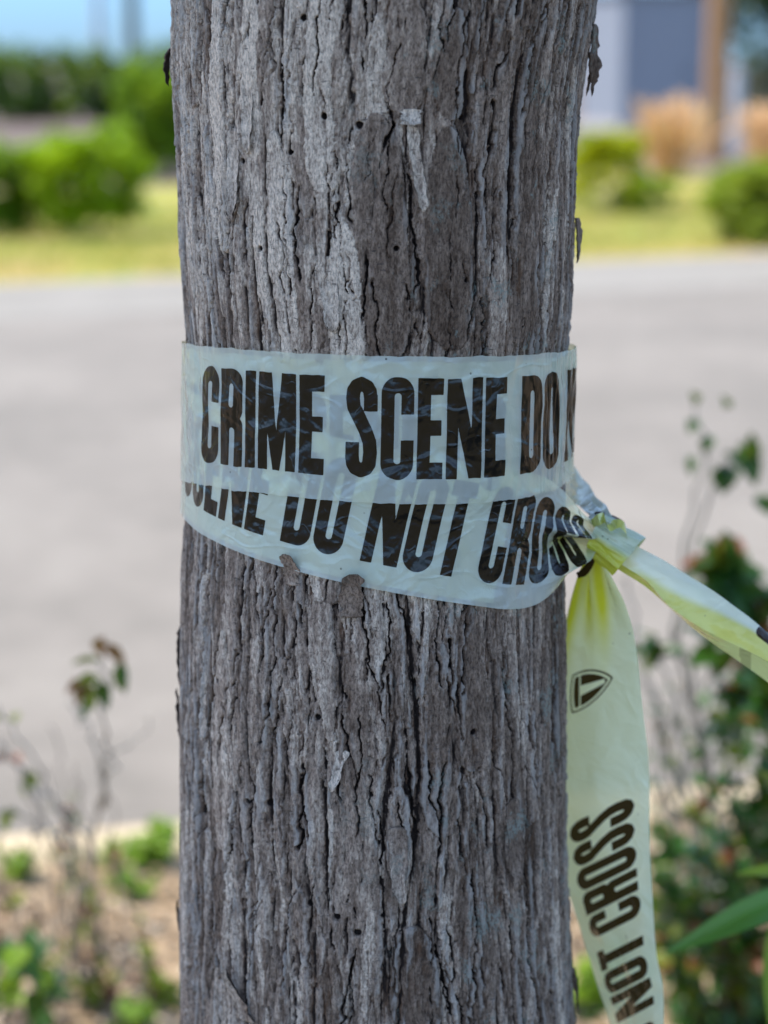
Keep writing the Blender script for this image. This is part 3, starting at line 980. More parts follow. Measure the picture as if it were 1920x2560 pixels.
def wrap_lower():
    r = RAD + 0.0026
    tabx = [486, 600, 722, 865, 960, 1051, 1144, 1240, 1324]
    taby = [1331, 1372, 1414, 1459, 1482, 1501, 1512, 1516, 1515]
    th = np.linspace(R_(-66), R_(46), 120)
    zb = z_for(th, r, tabx, taby)
    arc = th * RAD
    c = np.polyfit(arc, zb, 2)
    th1 = R_(34)
    n1, n2, k = 900, 520, 200
    a = np.linspace(0, 1, k)
    # the straight helical part, unrolled frame (arc, z) with a gently turning direction
    s0, s1 = R_(-175) * RAD, th1 * RAD
    s = np.linspace(s0, s1, n1)

    def cz(s_):
        sl = np.clip(s_, -0.135, None)
        der = 2 * c[0] * (-0.135) + c[1]
        return np.polyval(c, sl) + der * (s_ - sl)

    def slope(s_): return 2 * c[0] * np.clip(s_, -0.135, None) + c[1]
    sl = slope(s)
    nx, nz = -sl / np.sqrt(1 + sl ** 2), 1 / np.sqrt(1 + sl ** 2)
    A = s[None] + nx[None] * 0.076 * a[:, None]
    Z = cz(s)[None] + nz[None] * 0.076 * a[:, None]
    rr = prof_r(Z) + 0.0022 + 0.0005 * perlin(A * 50, Z * 40, 111)
    rr += 0.0010 * (1 - a[:, None]) ** 5
    T = A / RAD
    P1 = np.stack([prof_c(Z) + rr * np.sin(T), DTR - rr * np.cos(T), Z], -1)
    ds = np.sqrt(1 + sl ** 2) * (s[1] - s[0]) * 1000
    U1 = np.concatenate([[0], np.cumsum(ds[1:])])
    # the gathered part, from th1 to the knot: one Bezier per thread of the film
    t = np.linspace(0, 1, n2)[None, :, None]
    p0 = P1[:, -1]
    tan = (P1[:, -1] - P1[:, -3]); tan /= np.linalg.norm(tan, axis=1)[:, None]
    # where each thread enters the knot: a tight zigzag of folds
    fold = np.array([(0.0, -.0050, .0015), (.14, -.0035, -.0035), (.26, -.0030, .0030), (.42, -.0008, .0065), (.55, .0004, -.0040), (.66, .0018, -.0015), (.80, .0035, .0040), (1.0, .0062, .0035)])
    kz = np.interp(a, fold[:, 0], fold[:, 1]); ky = np.interp(a, fold[:, 0], fold[:, 2])
    k_ = np.array(KNOT)
    p3 = np.stack([np.full(k, k_[0]), k_[1] + ky, k_[2] + kz], -1)
    L = np.linalg.norm(p3 - p0, axis=1)[:, None]
    p1 = p0 + tan * L * 0.46
    # directions in which the threads run into the knot
    up_mid = at(1380, 1337, 1.085); lowm = at(1395, 1440, 1.075); tops = at(1440, 1262, 1.098)
    q = np.array([(0.0, *lowm), (0.5, *up_mid), (1.0, *tops)])
    p2 = np.stack([np.interp(a, q[:, 0], q[:, i]) for i in (1, 2, 3)], -1)
    p2 = 0.45 * p2 + 0.55 * (p3 + (p0 - p3) * 0.45)
    P2 = bezier3(p0[:, None], p1[:, None], p2[:, None], p3[:, None], t)
    # folds between the trunk and the knot: out of the film, towards the viewer and up/down
    tt = t[..., 0]
    gate = sstep(tt, 0.22, 0.80) * (1 - 0.72 * sstep(tt, 0.80, 1.0))
    ridge = np.interp(a, [0, .10, .20, .30, .44, .56, .63, .72, .85, 1], [0.0, .5, 1.0, .15, -1.1, -.35, 1.15, .1, .25, 0.0])
    ridge = np.convolve(np.pad(ridge, 4, mode='edge'), np.ones(9) / 9, 'valid')
    nrm = np.array([0.45, -0.89, 0.0])
    P2 = P2 + (gate * ridge[:, None] * 0.0125)[..., None] * nrm
    P2[..., 2] += gate * (0.0018 * np.sin(a * 17 + 1.0))[:, None]
    P2 += (0.0004 * gate * perlin(a[:, None] * 26, tt * 5, 115))[..., None] * nrm
    # keep the film outside the trunk
    dx, dy = P2[..., 0] - prof_c(P2[..., 2]), P2[..., 1] - DTR
    rad = np.hypot(dx, dy); mn = prof_r(P2[..., 2]) + 0.0015
    f = np.maximum(1, mn / rad)
    P2[..., 0] += dx * (f - 1); P2[..., 1] += dy * (f - 1)
    mid = P2[int(k * .3)]
    dl = np.linalg.norm(np.diff(mid, axis=0), axis=1) * 1000
    U2 = U1[-1] + np.concatenate([[0], np.cumsum(dl)])
    P = np.concatenate([P1, P2[:, 1:]], 1)
    U = np.concatenate([U1, U2[1:]])
    # the D of DO starts at 26.5 degrees left of the middle
    D_u = LAY[10][1]
    j = np.argmin(np.abs(s - R_(-26.0) * RAD + 0.0035))
    U = (U - U1[j]) * 1.085 + D_u
    lay = np.zeros(P.shape[:2])
    vl = np.interp(a, [0, .12, .30, .44, .56, .63, .7, .85, 1], [.5, .1, .6, 1, .6, 0, .2, .5, .3])
    lay[:, n1:] = (vl[:, None] * sstep(tt, .30, .70))[:, 1:]
    Q = P1.copy()
    ax_ = np.stack([Q[..., 0] - prof_c(Q[..., 2]), Q[..., 1] - DTR], -1); ax_ /= np.linalg.norm(ax_, axis=-1)[..., None]
    Q[..., :2] -= ax_ * 0.00045
    e_ = (P1[-1] - P1[0]) / .076
    Q += e_[None] * (0.0025 * (0.5 - a) * 2)[:, None, None]
    strip_mesh("tape_wrap", Q, np.zeros(Q.shape[:2]), np.zeros(Q.shape[:2]), sdf=np.full(Q.shape[:2], 6.0), contact=1.0)
    strip_mesh("tape_wrap", P, U[None].repeat(k, 0), 76 * a[:, None].repeat(P.shape[1], 1), 13.5, layers=lay, contact=1.0)


wrap_upper()
wrap_upper(-0.0017, 0.0022, 47.0, 5.0)      # the first turn, under the printed one
wrap_lower()


def ribbon(name, EA, EB, nu, nv, ufun=None, fold=None, v0=0.0, v1=76.0, nu_sm=None, marks=True, noprint=False, base=13.0, layers=None, mat=None):
    """film between two edges (lists of points); v runs from EA to EB; fold(s, a) -> offset vector array"""
    A, B = catmull([tuple(p) for p in EA], nu), catmull([tuple(p) for p in EB], nu)
    a = np.linspace(0, 1, nv)[:, None, None]
    P = A[None] * (1 - a) + B[None] * a
    s = np.linspace(0, 1, nu)[None, :].repeat(nv, 0)
    aa = a[..., 0].repeat(nu, 1)
    if fold is not None: P = P + fold(s, aa)
    M = P[nv // 2]
    dl = np.linalg.norm(np.diff(M, axis=0), axis=1) * 1000
    u = np.concatenate([[0], np.cumsum(dl)])
    if ufun is not None: u = ufun(u)
    U = u[None].repeat(nv, 0)
    sd = np.full(U.shape, 6.0) if noprint else None
    return strip_mesh(name, P, U, v0 + (v1 - v0) * aa, base, marks, sd, None if layers is None else layers(s, aa), mat=mat)


# hanging tail; letters read upwards, their heads to the left
tR = [(1500, 1372, 1.126), (1528, 1432, 1.130), (1564, 1510, 1.134), (1590, 1617, 1.137), (1607, 1780, 1.140), (1622, 1921, 1.141), (1624, 2097, 1.139), (1631, 2238, 1.136), (1641, 2380, 1.131), (1657, 2468, 1.128), (1659, 2560, 1.127), (1655, 2700, 1.130)]
tL = [(1470, 1380, 1.134), (1436, 1470, 1.150), (1412, 1570, 1.168), (1395, 1695, 1.180), (1388, 1872, 1.186), (1384, 2030, 1.188), (1412, 2200, 1.190), (1452, 2330, 1.192), (1492, 2455, 1.192), (1520, 2540, 1.190), (1538, 2625, 1.187), (1548, 2760, 1.184)]


def tail_fold(s, a):
    g = 1 - sstep(s, 0.0, 0.30)
    o = g * (0.0045 * np.sin(a * 15 + 0.6) * sstep(s, 0.0, 0.05)) + 0.0035 * np.sin(a * math.pi) * sstep(s, .25, .6) + 0.0010 * perlin(a * 3, s * 6, 121)
    n = np.array([-0.55, -0.83, 0.05])
    return o[..., None] * n


def tail_layers(s, a):
    g = 1 - sstep(s + .025 * np.sin(a * 11), 0.12, 0.30)
    return np.clip(g * (0.30 + 0.80 * sstep(a, .15, .40)) * (.8 + .2 * np.sin(a * 23)) + .10 * np.exp(-((s - .3) / .2) ** 2), 0, 1)


def tail_u(u):
    A = catmull([tuple(at(*p)) for p in tR], len(u))
    py = project(A[:, 0], A[:, 1], A[:, 2])[1]
    j = np.argmin(np.abs(py - 1968))
    return (TXT_LEN - (u - u[j]) * 1.20)


ribbon("hanging_tail", [at(*p) for p in tR], [at(*p) for p in tL], 620, 200, tail_u, tail_fold, v0=2.0, v1=76.0, base=13.0, layers=tail_layers)

# strand pulled away to the right: a film folded lengthwise, upper face and the strip seen under it
sT = [(1552, 1338, 1.118), (1580, 1358, 1.117), (1660, 1402, 1.115), (1760, 1462, 1.112), (1850, 1526, 1.110), (1920, 1581, 1.108), (2030, 1668, 1.105), (2300, 1880, 1.10)]
sM = [(1510, 1385, 1.112), (1560, 1415, 1.110), (1618, 1454, 1.108), (1674, 1516, 1.105), (1757, 1572, 1.102), (1920, 1655, 1.098), (2030, 1740, 1.095), (2300, 1950, 1.09)]
sB = [(1500, 1396, 1.118), (1556, 1430, 1.118), (1618, 1470, 1.117), (1690, 1534, 1.116), (1757, 1590, 1.115), (1920, 1706, 1.112), (2030, 1800, 1.110), (2300, 2020, 1.10)]


def strand_fold(s, a):
    o = 0.0040 * np.sin(a * math.pi) * (0.4 + 0.6 * s) + 0.0007 * perlin(s * 9, a * 3, 131)
    return o[..., None] * np.array([0.1, -0.8, 0.55])


o_ = ribbon("taut_strand", [at(*p) for p in sM], [at(*p) for p in sT], 300, 60, lambda u: u + 0.0, strand_fold, v0=30, v1=74, base=33, marks=False, noprint=True, layers=lambda s, a: np.clip(.75 * (1 - sstep(a + .25 * np.sin(s * 7), .25, .55)) * sstep(s, .1, .3) + .5 * (1 - sstep(s, .1, .22)), 0, 1))
o_ = ribbon("taut_strand", [at(*p) for p in sB], [at(x, y, Y + .0012) for x, y, Y in sM], 300, 30, None, None, noprint=True, layers=lambda s, a: .85 - .35 * sstep(s, .45, .65))
# print that shows on the strand: the end of a letter and the dark patch on the lower strip
pr = bpy.data.objects.get("taut_strand")


def strand_ink(obj, blobs):
    me = obj.data
    co = np.empty(len(me.vertices) * 3); me.vertices.foreach_get("co", co); co = co.reshape(-1, 3)
    off = np.array(tape.location)
    px, py = project(co[:, 0] + off[0], co[:, 1] + off[1], co[:, 2] + off[2])
    d = np.full(len(co), 6.0)
    for cx, cy, hx, hy, ang, r in blobs:
        c_, s_ = math.cos(ang), math.sin(ang)
        x = (px - cx) * c_ + (py - cy) * s_; y = -(px - cx) * s_ + (py - cy) * c_
        d = np.minimum(d, s_rbox(x / 4.6, y / 4.6, -hx, hx, -hy, hy, r))
    me.attributes["print_distance"].data.foreach_set("value", d.astype(np.float32))


strand_ink(pr, [(1925, 1594, 8.5, 3.6, 0.66, 3.4)])
o_m = o_.data.attributes["print_distance"]
co = np.array([v_.co for v_ in o_.data.vertices]) + np.array(tape.location)
ppx, ppy = project(co[:, 0], co[:, 1], co[:, 2])
o_m.data.foreach_set("value", np.where((ppx > 1848) & (ppx < 1880), 0.035, 6.0).astype(np.float32))

# loose end of the upper turn, coming round the back of the trunk to the knot
eT = [(1395, 1085, 1.262), (1418, 1118, 1.235), (1440, 1172, 1.205), (1470, 1213, 1.175), (1498, 1256, 1.150), (1514, 1285, 1.135), (1532, 1318, 1.126)]
eB = [(1350, 1290, 1.262), (1380, 1280, 1.235), (1408, 1272, 1.205), (1438, 1262, 1.172), (1463, 1283, 1.146), (1482, 1300, 1.132), (1497, 1330, 1.124)]


def end_fold(s, a):
    g = sstep(s, 0.45, 0.85)
    o = g * (0.0042 * np.sin(a * 13 + 1.2) + 0.002 * np.sin(a * 29)) + 0.0012 * perlin(s * 9, a * 5, 141)
    return o[..., None] * np.array([0.55, -0.70, 0.45])


ribbon("wrap_end", [at(*p) for p in eB], [at(*p) for p in eT], 200, 90, None, end_fold, noprint=True, mat=M_tape_folded)


def knot():
    """a flat band of film pulled round the gathered strands, with its crumpled lip at the top"""
    c0, c1 = np.array(at(1488, 1338, 1.122)), np.array(at(1573, 1392, 1.114))
    ax = (c1 - c0); L = np.linalg.norm(ax); ax /= L
    e1 = np.array([0.30, -0.92, 0.25]); e1 -= ax * e1.dot(ax); e1 /= np.linalg.norm(e1)
    e2 = np.cross(ax, e1)                                       # roughly up or down
    if e2[2] < 0: e2 = -e2
    n, k = 240, 60
    ph = np.linspace(0, 2 * math.pi, n)
    # faceted section: flat faces with tight turns
    cor = np.array([(1.0, .20), (.80, .66), (.15, 1.02), (-.6, .75), (-1, .1), (-.55, -.72), (.15, -1.0), (.72, -.72), (1.0, -.22)])
    sec = np.vstack([cor, cor[:1]])
    seg = np.concatenate([[0], np.cumsum(np.linalg.norm(np.diff(sec, axis=0), axis=1))])
    q = np.linspace(0, seg[-1], n)
    sx, sy = np.interp(q, seg, sec[:, 0]), np.interp(q, seg, sec[:, 1])
    ker = np.ones(9) / 9
    sx = np.convolve(np.concatenate([sx[-5:-1], sx, sx[1:5]]), ker, 'valid'); sy = np.convolve(np.concatenate([sy[-5:-1], sy, sy[1:5]]), ker, 'valid')
    t = np.linspace(0, 1, k)[:, None]
    rad = 0.0120 + 0.0022 * t + 0.0016 * (t - .5) ** 2
    wv = 0.0016 * perlin(q[None] * 2.6 + 0 * t, t * 1.6 + 0 * q[None], 151) + 0.0006 * perlin(q[None] * 7 + 0 * t, t * 2.5 + 0 * q[None], 152)
    P = c0 + ax * (L * t)[..., None] + e1 * ((rad * 0.72 + wv) * sx[None])[..., None] + e2 * ((rad * 1.02 + wv) * sy[None])[..., None]
    P += ax * (0.0020 * np.sin(q * 1.1 + .5)[None] * (2 * t - 1))[..., None]
    dd = np.full((k, n), 6.0)
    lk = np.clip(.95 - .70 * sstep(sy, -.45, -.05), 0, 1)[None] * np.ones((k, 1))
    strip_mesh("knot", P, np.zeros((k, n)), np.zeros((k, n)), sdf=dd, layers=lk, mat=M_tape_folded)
    # crumpled lip: a pleated ribbon standing up out of the band
    m, kk = 200, 26
    pth = catmull([tuple(at(*p)) for p in ((1476, 1300, 1.126), (1492, 1287, 1.114), (1508, 1282, 1.122), (1514, 1300, 1.110), (1520, 1312, 1.108), (1532, 1300, 1.120), (1547, 1298, 1.112), (1560, 1306, 1.108), (1566, 1326, 1.114))], m)
    low = catmull([tuple(at(*p)) for p in ((1484, 1318, 1.120), (1500, 1312, 1.108), (1512, 1308, 1.115), (1520, 1322, 1.106), (1528, 1328, 1.106), (1540, 1322, 1.112), (1552, 1320, 1.107), (1564, 1334, 1.106), (1568, 1350, 1.110))], m)
    a = np.linspace(0, 1, kk)[:, None, None]
    P = low[None] * (1 - a) + pth[None] * a
    strip_mesh("knot_lip", P, np.zeros((kk, m)), np.zeros((kk, m)), sdf=np.full((kk, m), 6.0), layers=np.full((kk, m), .75), mat=M_tape_folded)
    # back of the lip, printed black along its rim
    pth2 = catmull([tuple(at(*p)) for p in ((1470, 1292, 1.136), (1496, 1278, 1.134), (1520, 1284, 1.136), (1545, 1294, 1.134), (1562, 1308, 1.130), (1568, 1336, 1.126))], m)
    low2 = catmull([tuple(at(*p)) for p in ((1478, 1312, 1.124), (1500, 1304, 1.126), (1518, 1308, 1.128), (1540, 1316, 1.127), (1556, 1326, 1.124), (1564, 1350, 1.120))], m)
    P = low2[None] * (1 - a) + pth2[None] * a
    g = np.linspace(0, 1, m)[None].repeat(kk, 0)
    dk = np.where(a[..., 0] > 0.72, -1.0, 6.0) * np.ones((1, m))
    dk = np.where((g > .12) & (g < .80), dk, 6.0)
    strip_mesh("knot_lip", P, np.zeros((kk, m)), np.zeros((kk, m)), sdf=dk, mat=M_tape_folded)
    # printed scrap under the knot
    ribbon("knot_fold", [at(*p) for p in ((1490, 1392, 1.117), (1482, 1416, 1.117), (1466, 1438, 1.118), (1446, 1446, 1.121))], [at(*p) for p in ((1482, 1380, 1.122), (1468, 1404, 1.122), (1452, 1424, 1.124), (1440, 1432, 1.126))], 40, 12, None, None, noprint=True)
    o = [x for x in tape.children if x.name.startswith("knot_fold")][-1]
    o.data.attributes["print_distance"].data.foreach_set("value", np.full(len(o.data.vertices), -3, np.float32))


knot()

# ------------------------------------------------------------------ foliage
LEAF_S = np.array([0.0, 0.22, 0.5, 0.78, 1.0])
LEAF_W = np.array([0.05, 0.75, 1.0, 0.66, 0.03])


def leaves(P, D, Nn, L, Wd, fold=0.25, droop=0.2):
    """leaf-shaped faces: base P, direction D, face normal Nn, length L, half width Wd -> verts, quads"""
    P, D, Nn = (np.asarray(x, float) for x in (P, D, Nn))
    D = D / (np.linalg.norm(D, axis=1)[:, None] + 1e-9)
    Sd = np.cross(D, Nn); Sd /= np.linalg.norm(Sd, axis=1)[:, None] + 1e-9
    Nn = np.cross(Sd, D)
    L, Wd = np.broadcast_to(L, len(P)), np.broadcast_to(Wd, len(P))
    V = []
    for s, w in zip(LEAF_S, LEAF_W):
        c = P + D * (L * s)[:, None] - Nn * (droop * L * s * s)[:, None]
        up = Nn * (fold * Wd * w)[:, None]
        V += [c - Sd * (Wd * w)[:, None] + up, c, c + Sd * (Wd * w)[:, None] + up]
    V = np.stack(V, 1)                                  # n x 15 x 3
    q = grid_faces(5, 3)
    F = (np.arange(len(P)) * 15)[:, None, None] + q[None]
    return V.reshape(-1, 3), F.reshape(-1, 4)


def rand_dirs(n, r):
    v = r.normal(size=(n, 3)); return v / np.linalg.norm(v, axis=1)[:, None]


def blob_foliage(centre, rad, n, L, r, lumps=30, up=0.35, low=-0.88, core=0.35, wr=0.38, nup=0.7):
    """leaf positions in clumps over an uneven ellipsoid"""
    c = np.array(centre, float); rad = np.array(rad, float)
    lc = rand_dirs(lumps, r); lc[:, 2] = np.where(lc[:, 2] < low, -lc[:, 2] * .6, lc[:, 2])
    lc *= r.uniform(core, 1.0, (lumps, 1)) ** 0.6
    sz = r.uniform(0.16, 0.34, lumps)
    k = r.integers(0, lumps, n)
    p = lc[k] + rand_dirs(n, r) * (sz[k] * r.uniform(0.2, 1, n) ** 0.5)[:, None]
    d = p + 0.8 * rand_dirs(n, r); d[:, 2] += up
    nn = 0.6 * p + rand_dirs(n, r) * 0.8; nn[:, 2] += nup
    LL = L * r.uniform(0.6, 1.3, n)
    v, f = leaves(c + p * rad, d, nn, LL, LL * wr)
    tone = np.clip(0.5 + 0.25 * r.normal(size=lumps)[k] + 0.22 * r.normal(size=n), 0, 1)
    return v, f, tone.repeat(15)


def stems(mb, base, centre, rad, n, r, r0=0.012):
    for _ in range(n):
        e = np.array(centre) + rand_dirs(1, r)[0] * np.array(rad) * 0.75
        b = np.array(base) + np.array([r.normal() * rad[0] * .12, r.normal() * rad[1] * .12, -0.03])
        m = (b + e) / 2 + r.normal(size=3) * np.array(rad) * 0.12
        v, f = tube(catmull([b, m, e], 8), [r0, r0 * 0.35], 5)
        mb.add(v, f)


def bush(name, label, cat, base, rad, n, L, mat, seed, group=None, lumps=30, zc=0.55, twig=None):
    r = np.random.default_rng(seed)
    root = empty(name, tuple(base)); tag(root, label, cat, group)
    c = np.array(base) + np.array([0, 0, rad[2] * 2 * zc])
    mb = MB(); mb.add(*blob_foliage(c, rad, n, L, r, lumps, nup=1.5)[:3]); mb.build("foliage", mat, root)
    ms = MB(); stems(ms, base, c, rad, 9, r, max(0.006, 0.018 * rad[0])); ms.build("stem", twig or M_twig, root)
    return root


def grass_clump(name, label, base, rad, h, n, mat, seed, group=None):
    r = np.random.default_rng(seed)
    root = empty(name, tuple(base)); tag(root, label, "ornamental grass", group)
    mb = MB()
    P = np.array(base) + np.stack([r.normal(size=n) * rad * .30, r.normal(size=n) * rad * .30, np.zeros(n)], -1)
    D = np.stack([r.normal(size=n) * .27, r.normal(size=n) * .27, np.ones(n)], -1)
    LL = h * r.uniform(0.6, 1.15, n)
    v, f = leaves(P, D, rand_dirs(n, r) + np.array([0, -1, 0]), LL, 0.012 + 0 * LL, 0.1, 0.35)
    mb.add(v, f, np.clip(r.normal(.5, .25, n), 0, 1).repeat(15)); mb.build("blade", mat, root)
    n2 = n // 3
    P2 = P[:n2] + D[:n2] / np.linalg.norm(D[:n2], axis=1)[:, None] * (LL[:n2] * .85)[:, None]
    v, f = leaves(P2, D[:n2] + .25 * rand_dirs(n2, r), rand_dirs(n2, r) + np.array([0, -1, 0]), h * .33, h * .045, 0.3, 0.5)
    mb = MB(); mb.add(v, f, np.clip(r.normal(.7, .2, n2), 0, 1).repeat(15)); mb.build("plume", mat, root)
    return root


def gp(px, py): return np.array(ground(px, py))


# crown of the taped tree (above the picture; it shades the trunk)
r_ = np.random.default_rng(5)
mb = MB(); mc = MB()
for k, (ex, ey, ez) in enumerate([(-1.5, 0.6, 3.6), (-0.6, 1.9, 3.9), (-1.0, -0.4, 3.7), (0.7, 1.5, 3.9), (1.3, 0.2, 3.3), (-0.3, 1.0, 4.8), (-2.0, 1.4, 3.2)]):
    b = np.array([float(prof_c(2.4)), DTR, 2.42])
    e = np.array([ex, ey, ez])
    v, f = tube(catmull([b - [0, 0, .25], b + (e - b) * .4 + [0, 0, .18], e], 12), [0.075, 0.02], 9)
    lm = MB(); lm.add(v, f); lm.t[0] = np.full(len(v), .4)
    ob = mesh_obj("limb", v, f, M_bark, tree, True, {'tone': np.full(len(v), .4), 'cav': np.zeros(len(v)), 'layer': np.zeros(len(v))})
for c, rd, n in (((-1.0, 1.10, 3.25), (1.25, 1.25, 0.95), 7500), ((-0.2, 1.2, 4.3), (1.3, 1.4, 1.0), 3600), ((0.45, 1.0, 3.7), (0.9, 1.1, 0.8), 2000), ((1.35, 0.1, 3.0), (1.1, 1.2, 0.8), 3600)):  # last lobe added to block sky light from the right front
    mc.add(*blob_foliage(c, rd, n, 0.13, r_, 70, core=0.1))
mc.build("crown", M_crown, tree)

# ------------------------------------------------------------------ across the road, left of the trunk
def px_bush(name, label, cat, x0, x1, ytop, ybase, n, L, mat, seed, group=None, depth=0.8, lumps=30, Y=None):
    b = gp((x0 + x1) / 2, ybase)
    w = (x1 - x0) / FPX * b[1] / 2; h = (ybase - ytop) / FPX * b[1] * 1.02
    return bush(name, label, cat, b, (w * 1.08, w * depth, h / 2 * 1.06), n, L, mat, seed, group, lumps, 0.5)


px_bush("shrub", "round bright green shrub alone on the dry verge beyond the road", "shrub", 68, 352, 345, 590, 8500, 0.050, M_shrub, 31, lumps=70)
px_bush("shrub", "green shrub cut off by the left edge of the photo beside the round one", "shrub", -170, 80, 385, 590, 6500, 0.055, M_shrub2, 32, lumps=60)
px_bush("shrub", "tall upright green shrub half hidden behind the left side of the trunk", "shrub", 300, 560, 175, 445, 8500, 0.075, M_shrub2, 33, lumps=70)
# far hedge
r_ = np.random.default_rng(40)
hb = empty("hedge", tuple(gp(180, 302))); tag(hb, "long dark green hedge under the skyline at the left", "hedge")
mb = MB()
for i in range(26):
    x = -14 + i * .66
    mb.add(*blob_foliage((x, 46 + r_.normal() * .4, 0.76), (0.95, 0.9, 0.84 + r_.normal() * .03), 1100, 0.15, r_, 26)[:3])
mb.build("foliage", M_hedge, hb)
ms = MB()
for i in range(22):
    b = np.array([-14 + i * .78, 46.2, -.05]); v, f = tube([b, b + [.05, 0, .5], b + [r_.normal() * .2, 0, 1.0]], [.03, .01], 5); ms = MB(); ms.add(v, f); ms.build("stem", M_twig, hb)


def pole(name, label, x0, x1, Y, h, mat, taper=0.8, cat="pole", arm=None):
    xc = at((x0 + x1) / 2, 150, Y).x; r0 = (x1 - x0) / FPX * Y / 2
    root = empty(name, (xc, Y, 0)); tag(root, label, cat)
    v, f = tube([(xc, Y, -.1), (xc, Y, h * .5), (xc, Y, h)], [r0, r0 * taper], 14)
    mb = MB(); mb.add(v, f); mb.build("shaft", mat, root)
    mb = MB()
    if arm == 'cross':
        mb.box(xc - 1.2, xc + 1.2, Y - .06, Y + .06, h - .7, h - .55); mb.build("crossarm", mat, root, False)
    if arm == 'lamp':
        v, f = tube([(xc, Y, h - .1), (xc + .5, Y, h + .1), (xc + 1.4, Y, h + .15)], [.05, .04], 8); mb.add(v, f); mb.box(xc + 1.2, xc + 1.8, Y - .15, Y + .15, h + .1, h + .22)
        mb.build("lamp_arm", M_metal, root, False)
    return root


pole("utility_pole", "dark grey utility pole rising above the far hedge at the left", 314, 349, 48, 9.5, M_polegrey, arm='cross')
pole("light_pole", "slim pale light pole against the sky left of the dark pole", 236, 262, 75, 11, M_metal, 0.7, arm='lamp')

# ------------------------------------------------------------------ across the road, right of the trunk
pole("utility_pole", "brown wooden utility pole beside the grey shed at the right", 1763, 1823, 27.4, 9.0, M_polewood, 0.85, arm='cross')
pole("bollard_post", "short pale grey post just right of the brown utility pole", 1832, 1862, 30.0, 1.18, M_metal, 1.0, "post")
# grey metal shed, turned so that its lit side and its shaded front both show
c0 = gp(1552, 336)
fr_, lf_ = np.array([1.50, -0.02, 0]), np.array([-0.60, 1.5, 0])
shed = empty("shed", tuple(c0)); tag(shed, "pale grey box-shaped metal shed behind the brown pole", "shed")
hS = 2.52


def wall_panel(name, p, q, z0, z1, thick, mat, parent):
    p, q = np.array(p), np.array(q)
    n = np.cross((q - p) / np.linalg.norm(q - p), [0, 0, 1.0]) * thick
    v = [p + [0, 0, z0], q + [0, 0, z0], q + [0, 0, z1], p + [0, 0, z1]]
    v = v + [x + n for x in v]
    mb = MB(); mb.add(v, [(0, 1, 2, 3), (7, 6, 5, 4), (0, 4, 5, 1), (1, 5, 6, 2), (2, 6, 7, 3), (3, 7, 4, 0)])
    return mb.build(name, mat, parent, False)


A0, B0, C0, D0 = c0, c0 + fr_, c0 + lf_, c0 + fr_ + lf_
for p, q in ((A0, B0), (C0, A0), (B0, D0), (D0, C0)):
    w_ = wall_panel("wall", p, q, 0.22, hS - .06, -0.04, M_panel, shed)
wall_panel("door", A0 + fr_ * .15, A0 + fr_ * .85, 0.30, 2.2, 0.02, M_panel, shed)
mb = MB(); v, f = tube([A0 + fr_ * .78 + [0, -.06, 1.0], A0 + fr_ * .78 + [0, -.06, 1.2]], [.015, .015], 6); mb.add(v, f); mb.build("handle", M_trim, shed)
v = [np.array(x) + [0, 0, z] for z in (hS - .06, hS + .03) for x in (A0 - fr_ * .04 - lf_ * .04, B0 + fr_ * .04 - lf_ * .04, D0 + fr_ * .04 + lf_ * .04, C0 - fr_ * .04 + lf_ * .04)]
BOXF = [(3, 2, 1, 0), (4, 5, 6, 7), (0, 1, 5, 4), (1, 2, 6, 5), (2, 3, 7, 6), (3, 0, 4, 7)]
mb = MB(); mb.add(v, BOXF); mb.build("roof", M_trim, shed, False)
v = [np.array(x) + [0, 0, z] for z in (-.1, .215) for x in (A0 - fr_ * .05 - lf_ * .05, B0 + fr_ * .05 - lf_ * .05, D0 + fr_ * .05 + lf_ * .05, C0 - fr_ * .05 + lf_ * .05)]
mb = MB(); mb.add(v, BOXF); mb.build("plinth", M_plinth, shed, False)

grass_clump("ornamental_grass", "tall tan clump of ornamental grass left of the brown pole", gp(1672, 450), 0.19, 0.76, 300, M_orange, 51, "tan ornamental grasses beyond the road")
grass_clump("ornamental_grass", "tan clump of ornamental grass at the right edge, right of the brown pole", gp(1925, 424), 0.30, 0.66, 320, M_orange, 52, "tan ornamental grasses beyond the road")
px_bush("shrub", "low yellow-green shrub on the verge beside the right side of the trunk", "shrub", 1390, 1630, 350, 532, 3200, 0.055, M_yellow, 53)
px_bush("shrub", "small darker yellow-green shrub under the tan grass clump", "shrub", 1560, 1690, 440, 525, 1500, 0.045, M_shrub, 54)
px_bush("shrub", "pale green spreading shrub at the right edge of the verge", "shrub", 1770, 2080, 425, 612, 7000, 0.055, M_pale, 55, lumps=60)
px_bush("shrub", "green shrub at the foot of the grey shed by the trunk", "shrub", 1415, 1545, 345, 430, 1500, 0.06, M_pale, 56)


def far_tree(label, x, Y, h, cr, cz, n, seed, L=0.22, mat=None):
    r = np.random.default_rng(seed)
    xw = at(x, 150, Y).x
    root = empty("tree", (xw, Y, 0)); tag(root, label, "tree", "dark trees behind the shed")
    v, f = tube([(xw, Y, -.1), (xw + .1, Y, h * .5), (xw, Y, h * .9)], [.22, .06], 9)
    mb = MB(); mb.add(v, f); mb.build("trunk", M_twig, root)
    mb = MB(); mb.add(*blob_foliage((xw, Y, cz), cr, n, L, r, 40, core=.15)); mb.build("crown", mat or M_dark, root)
    return root


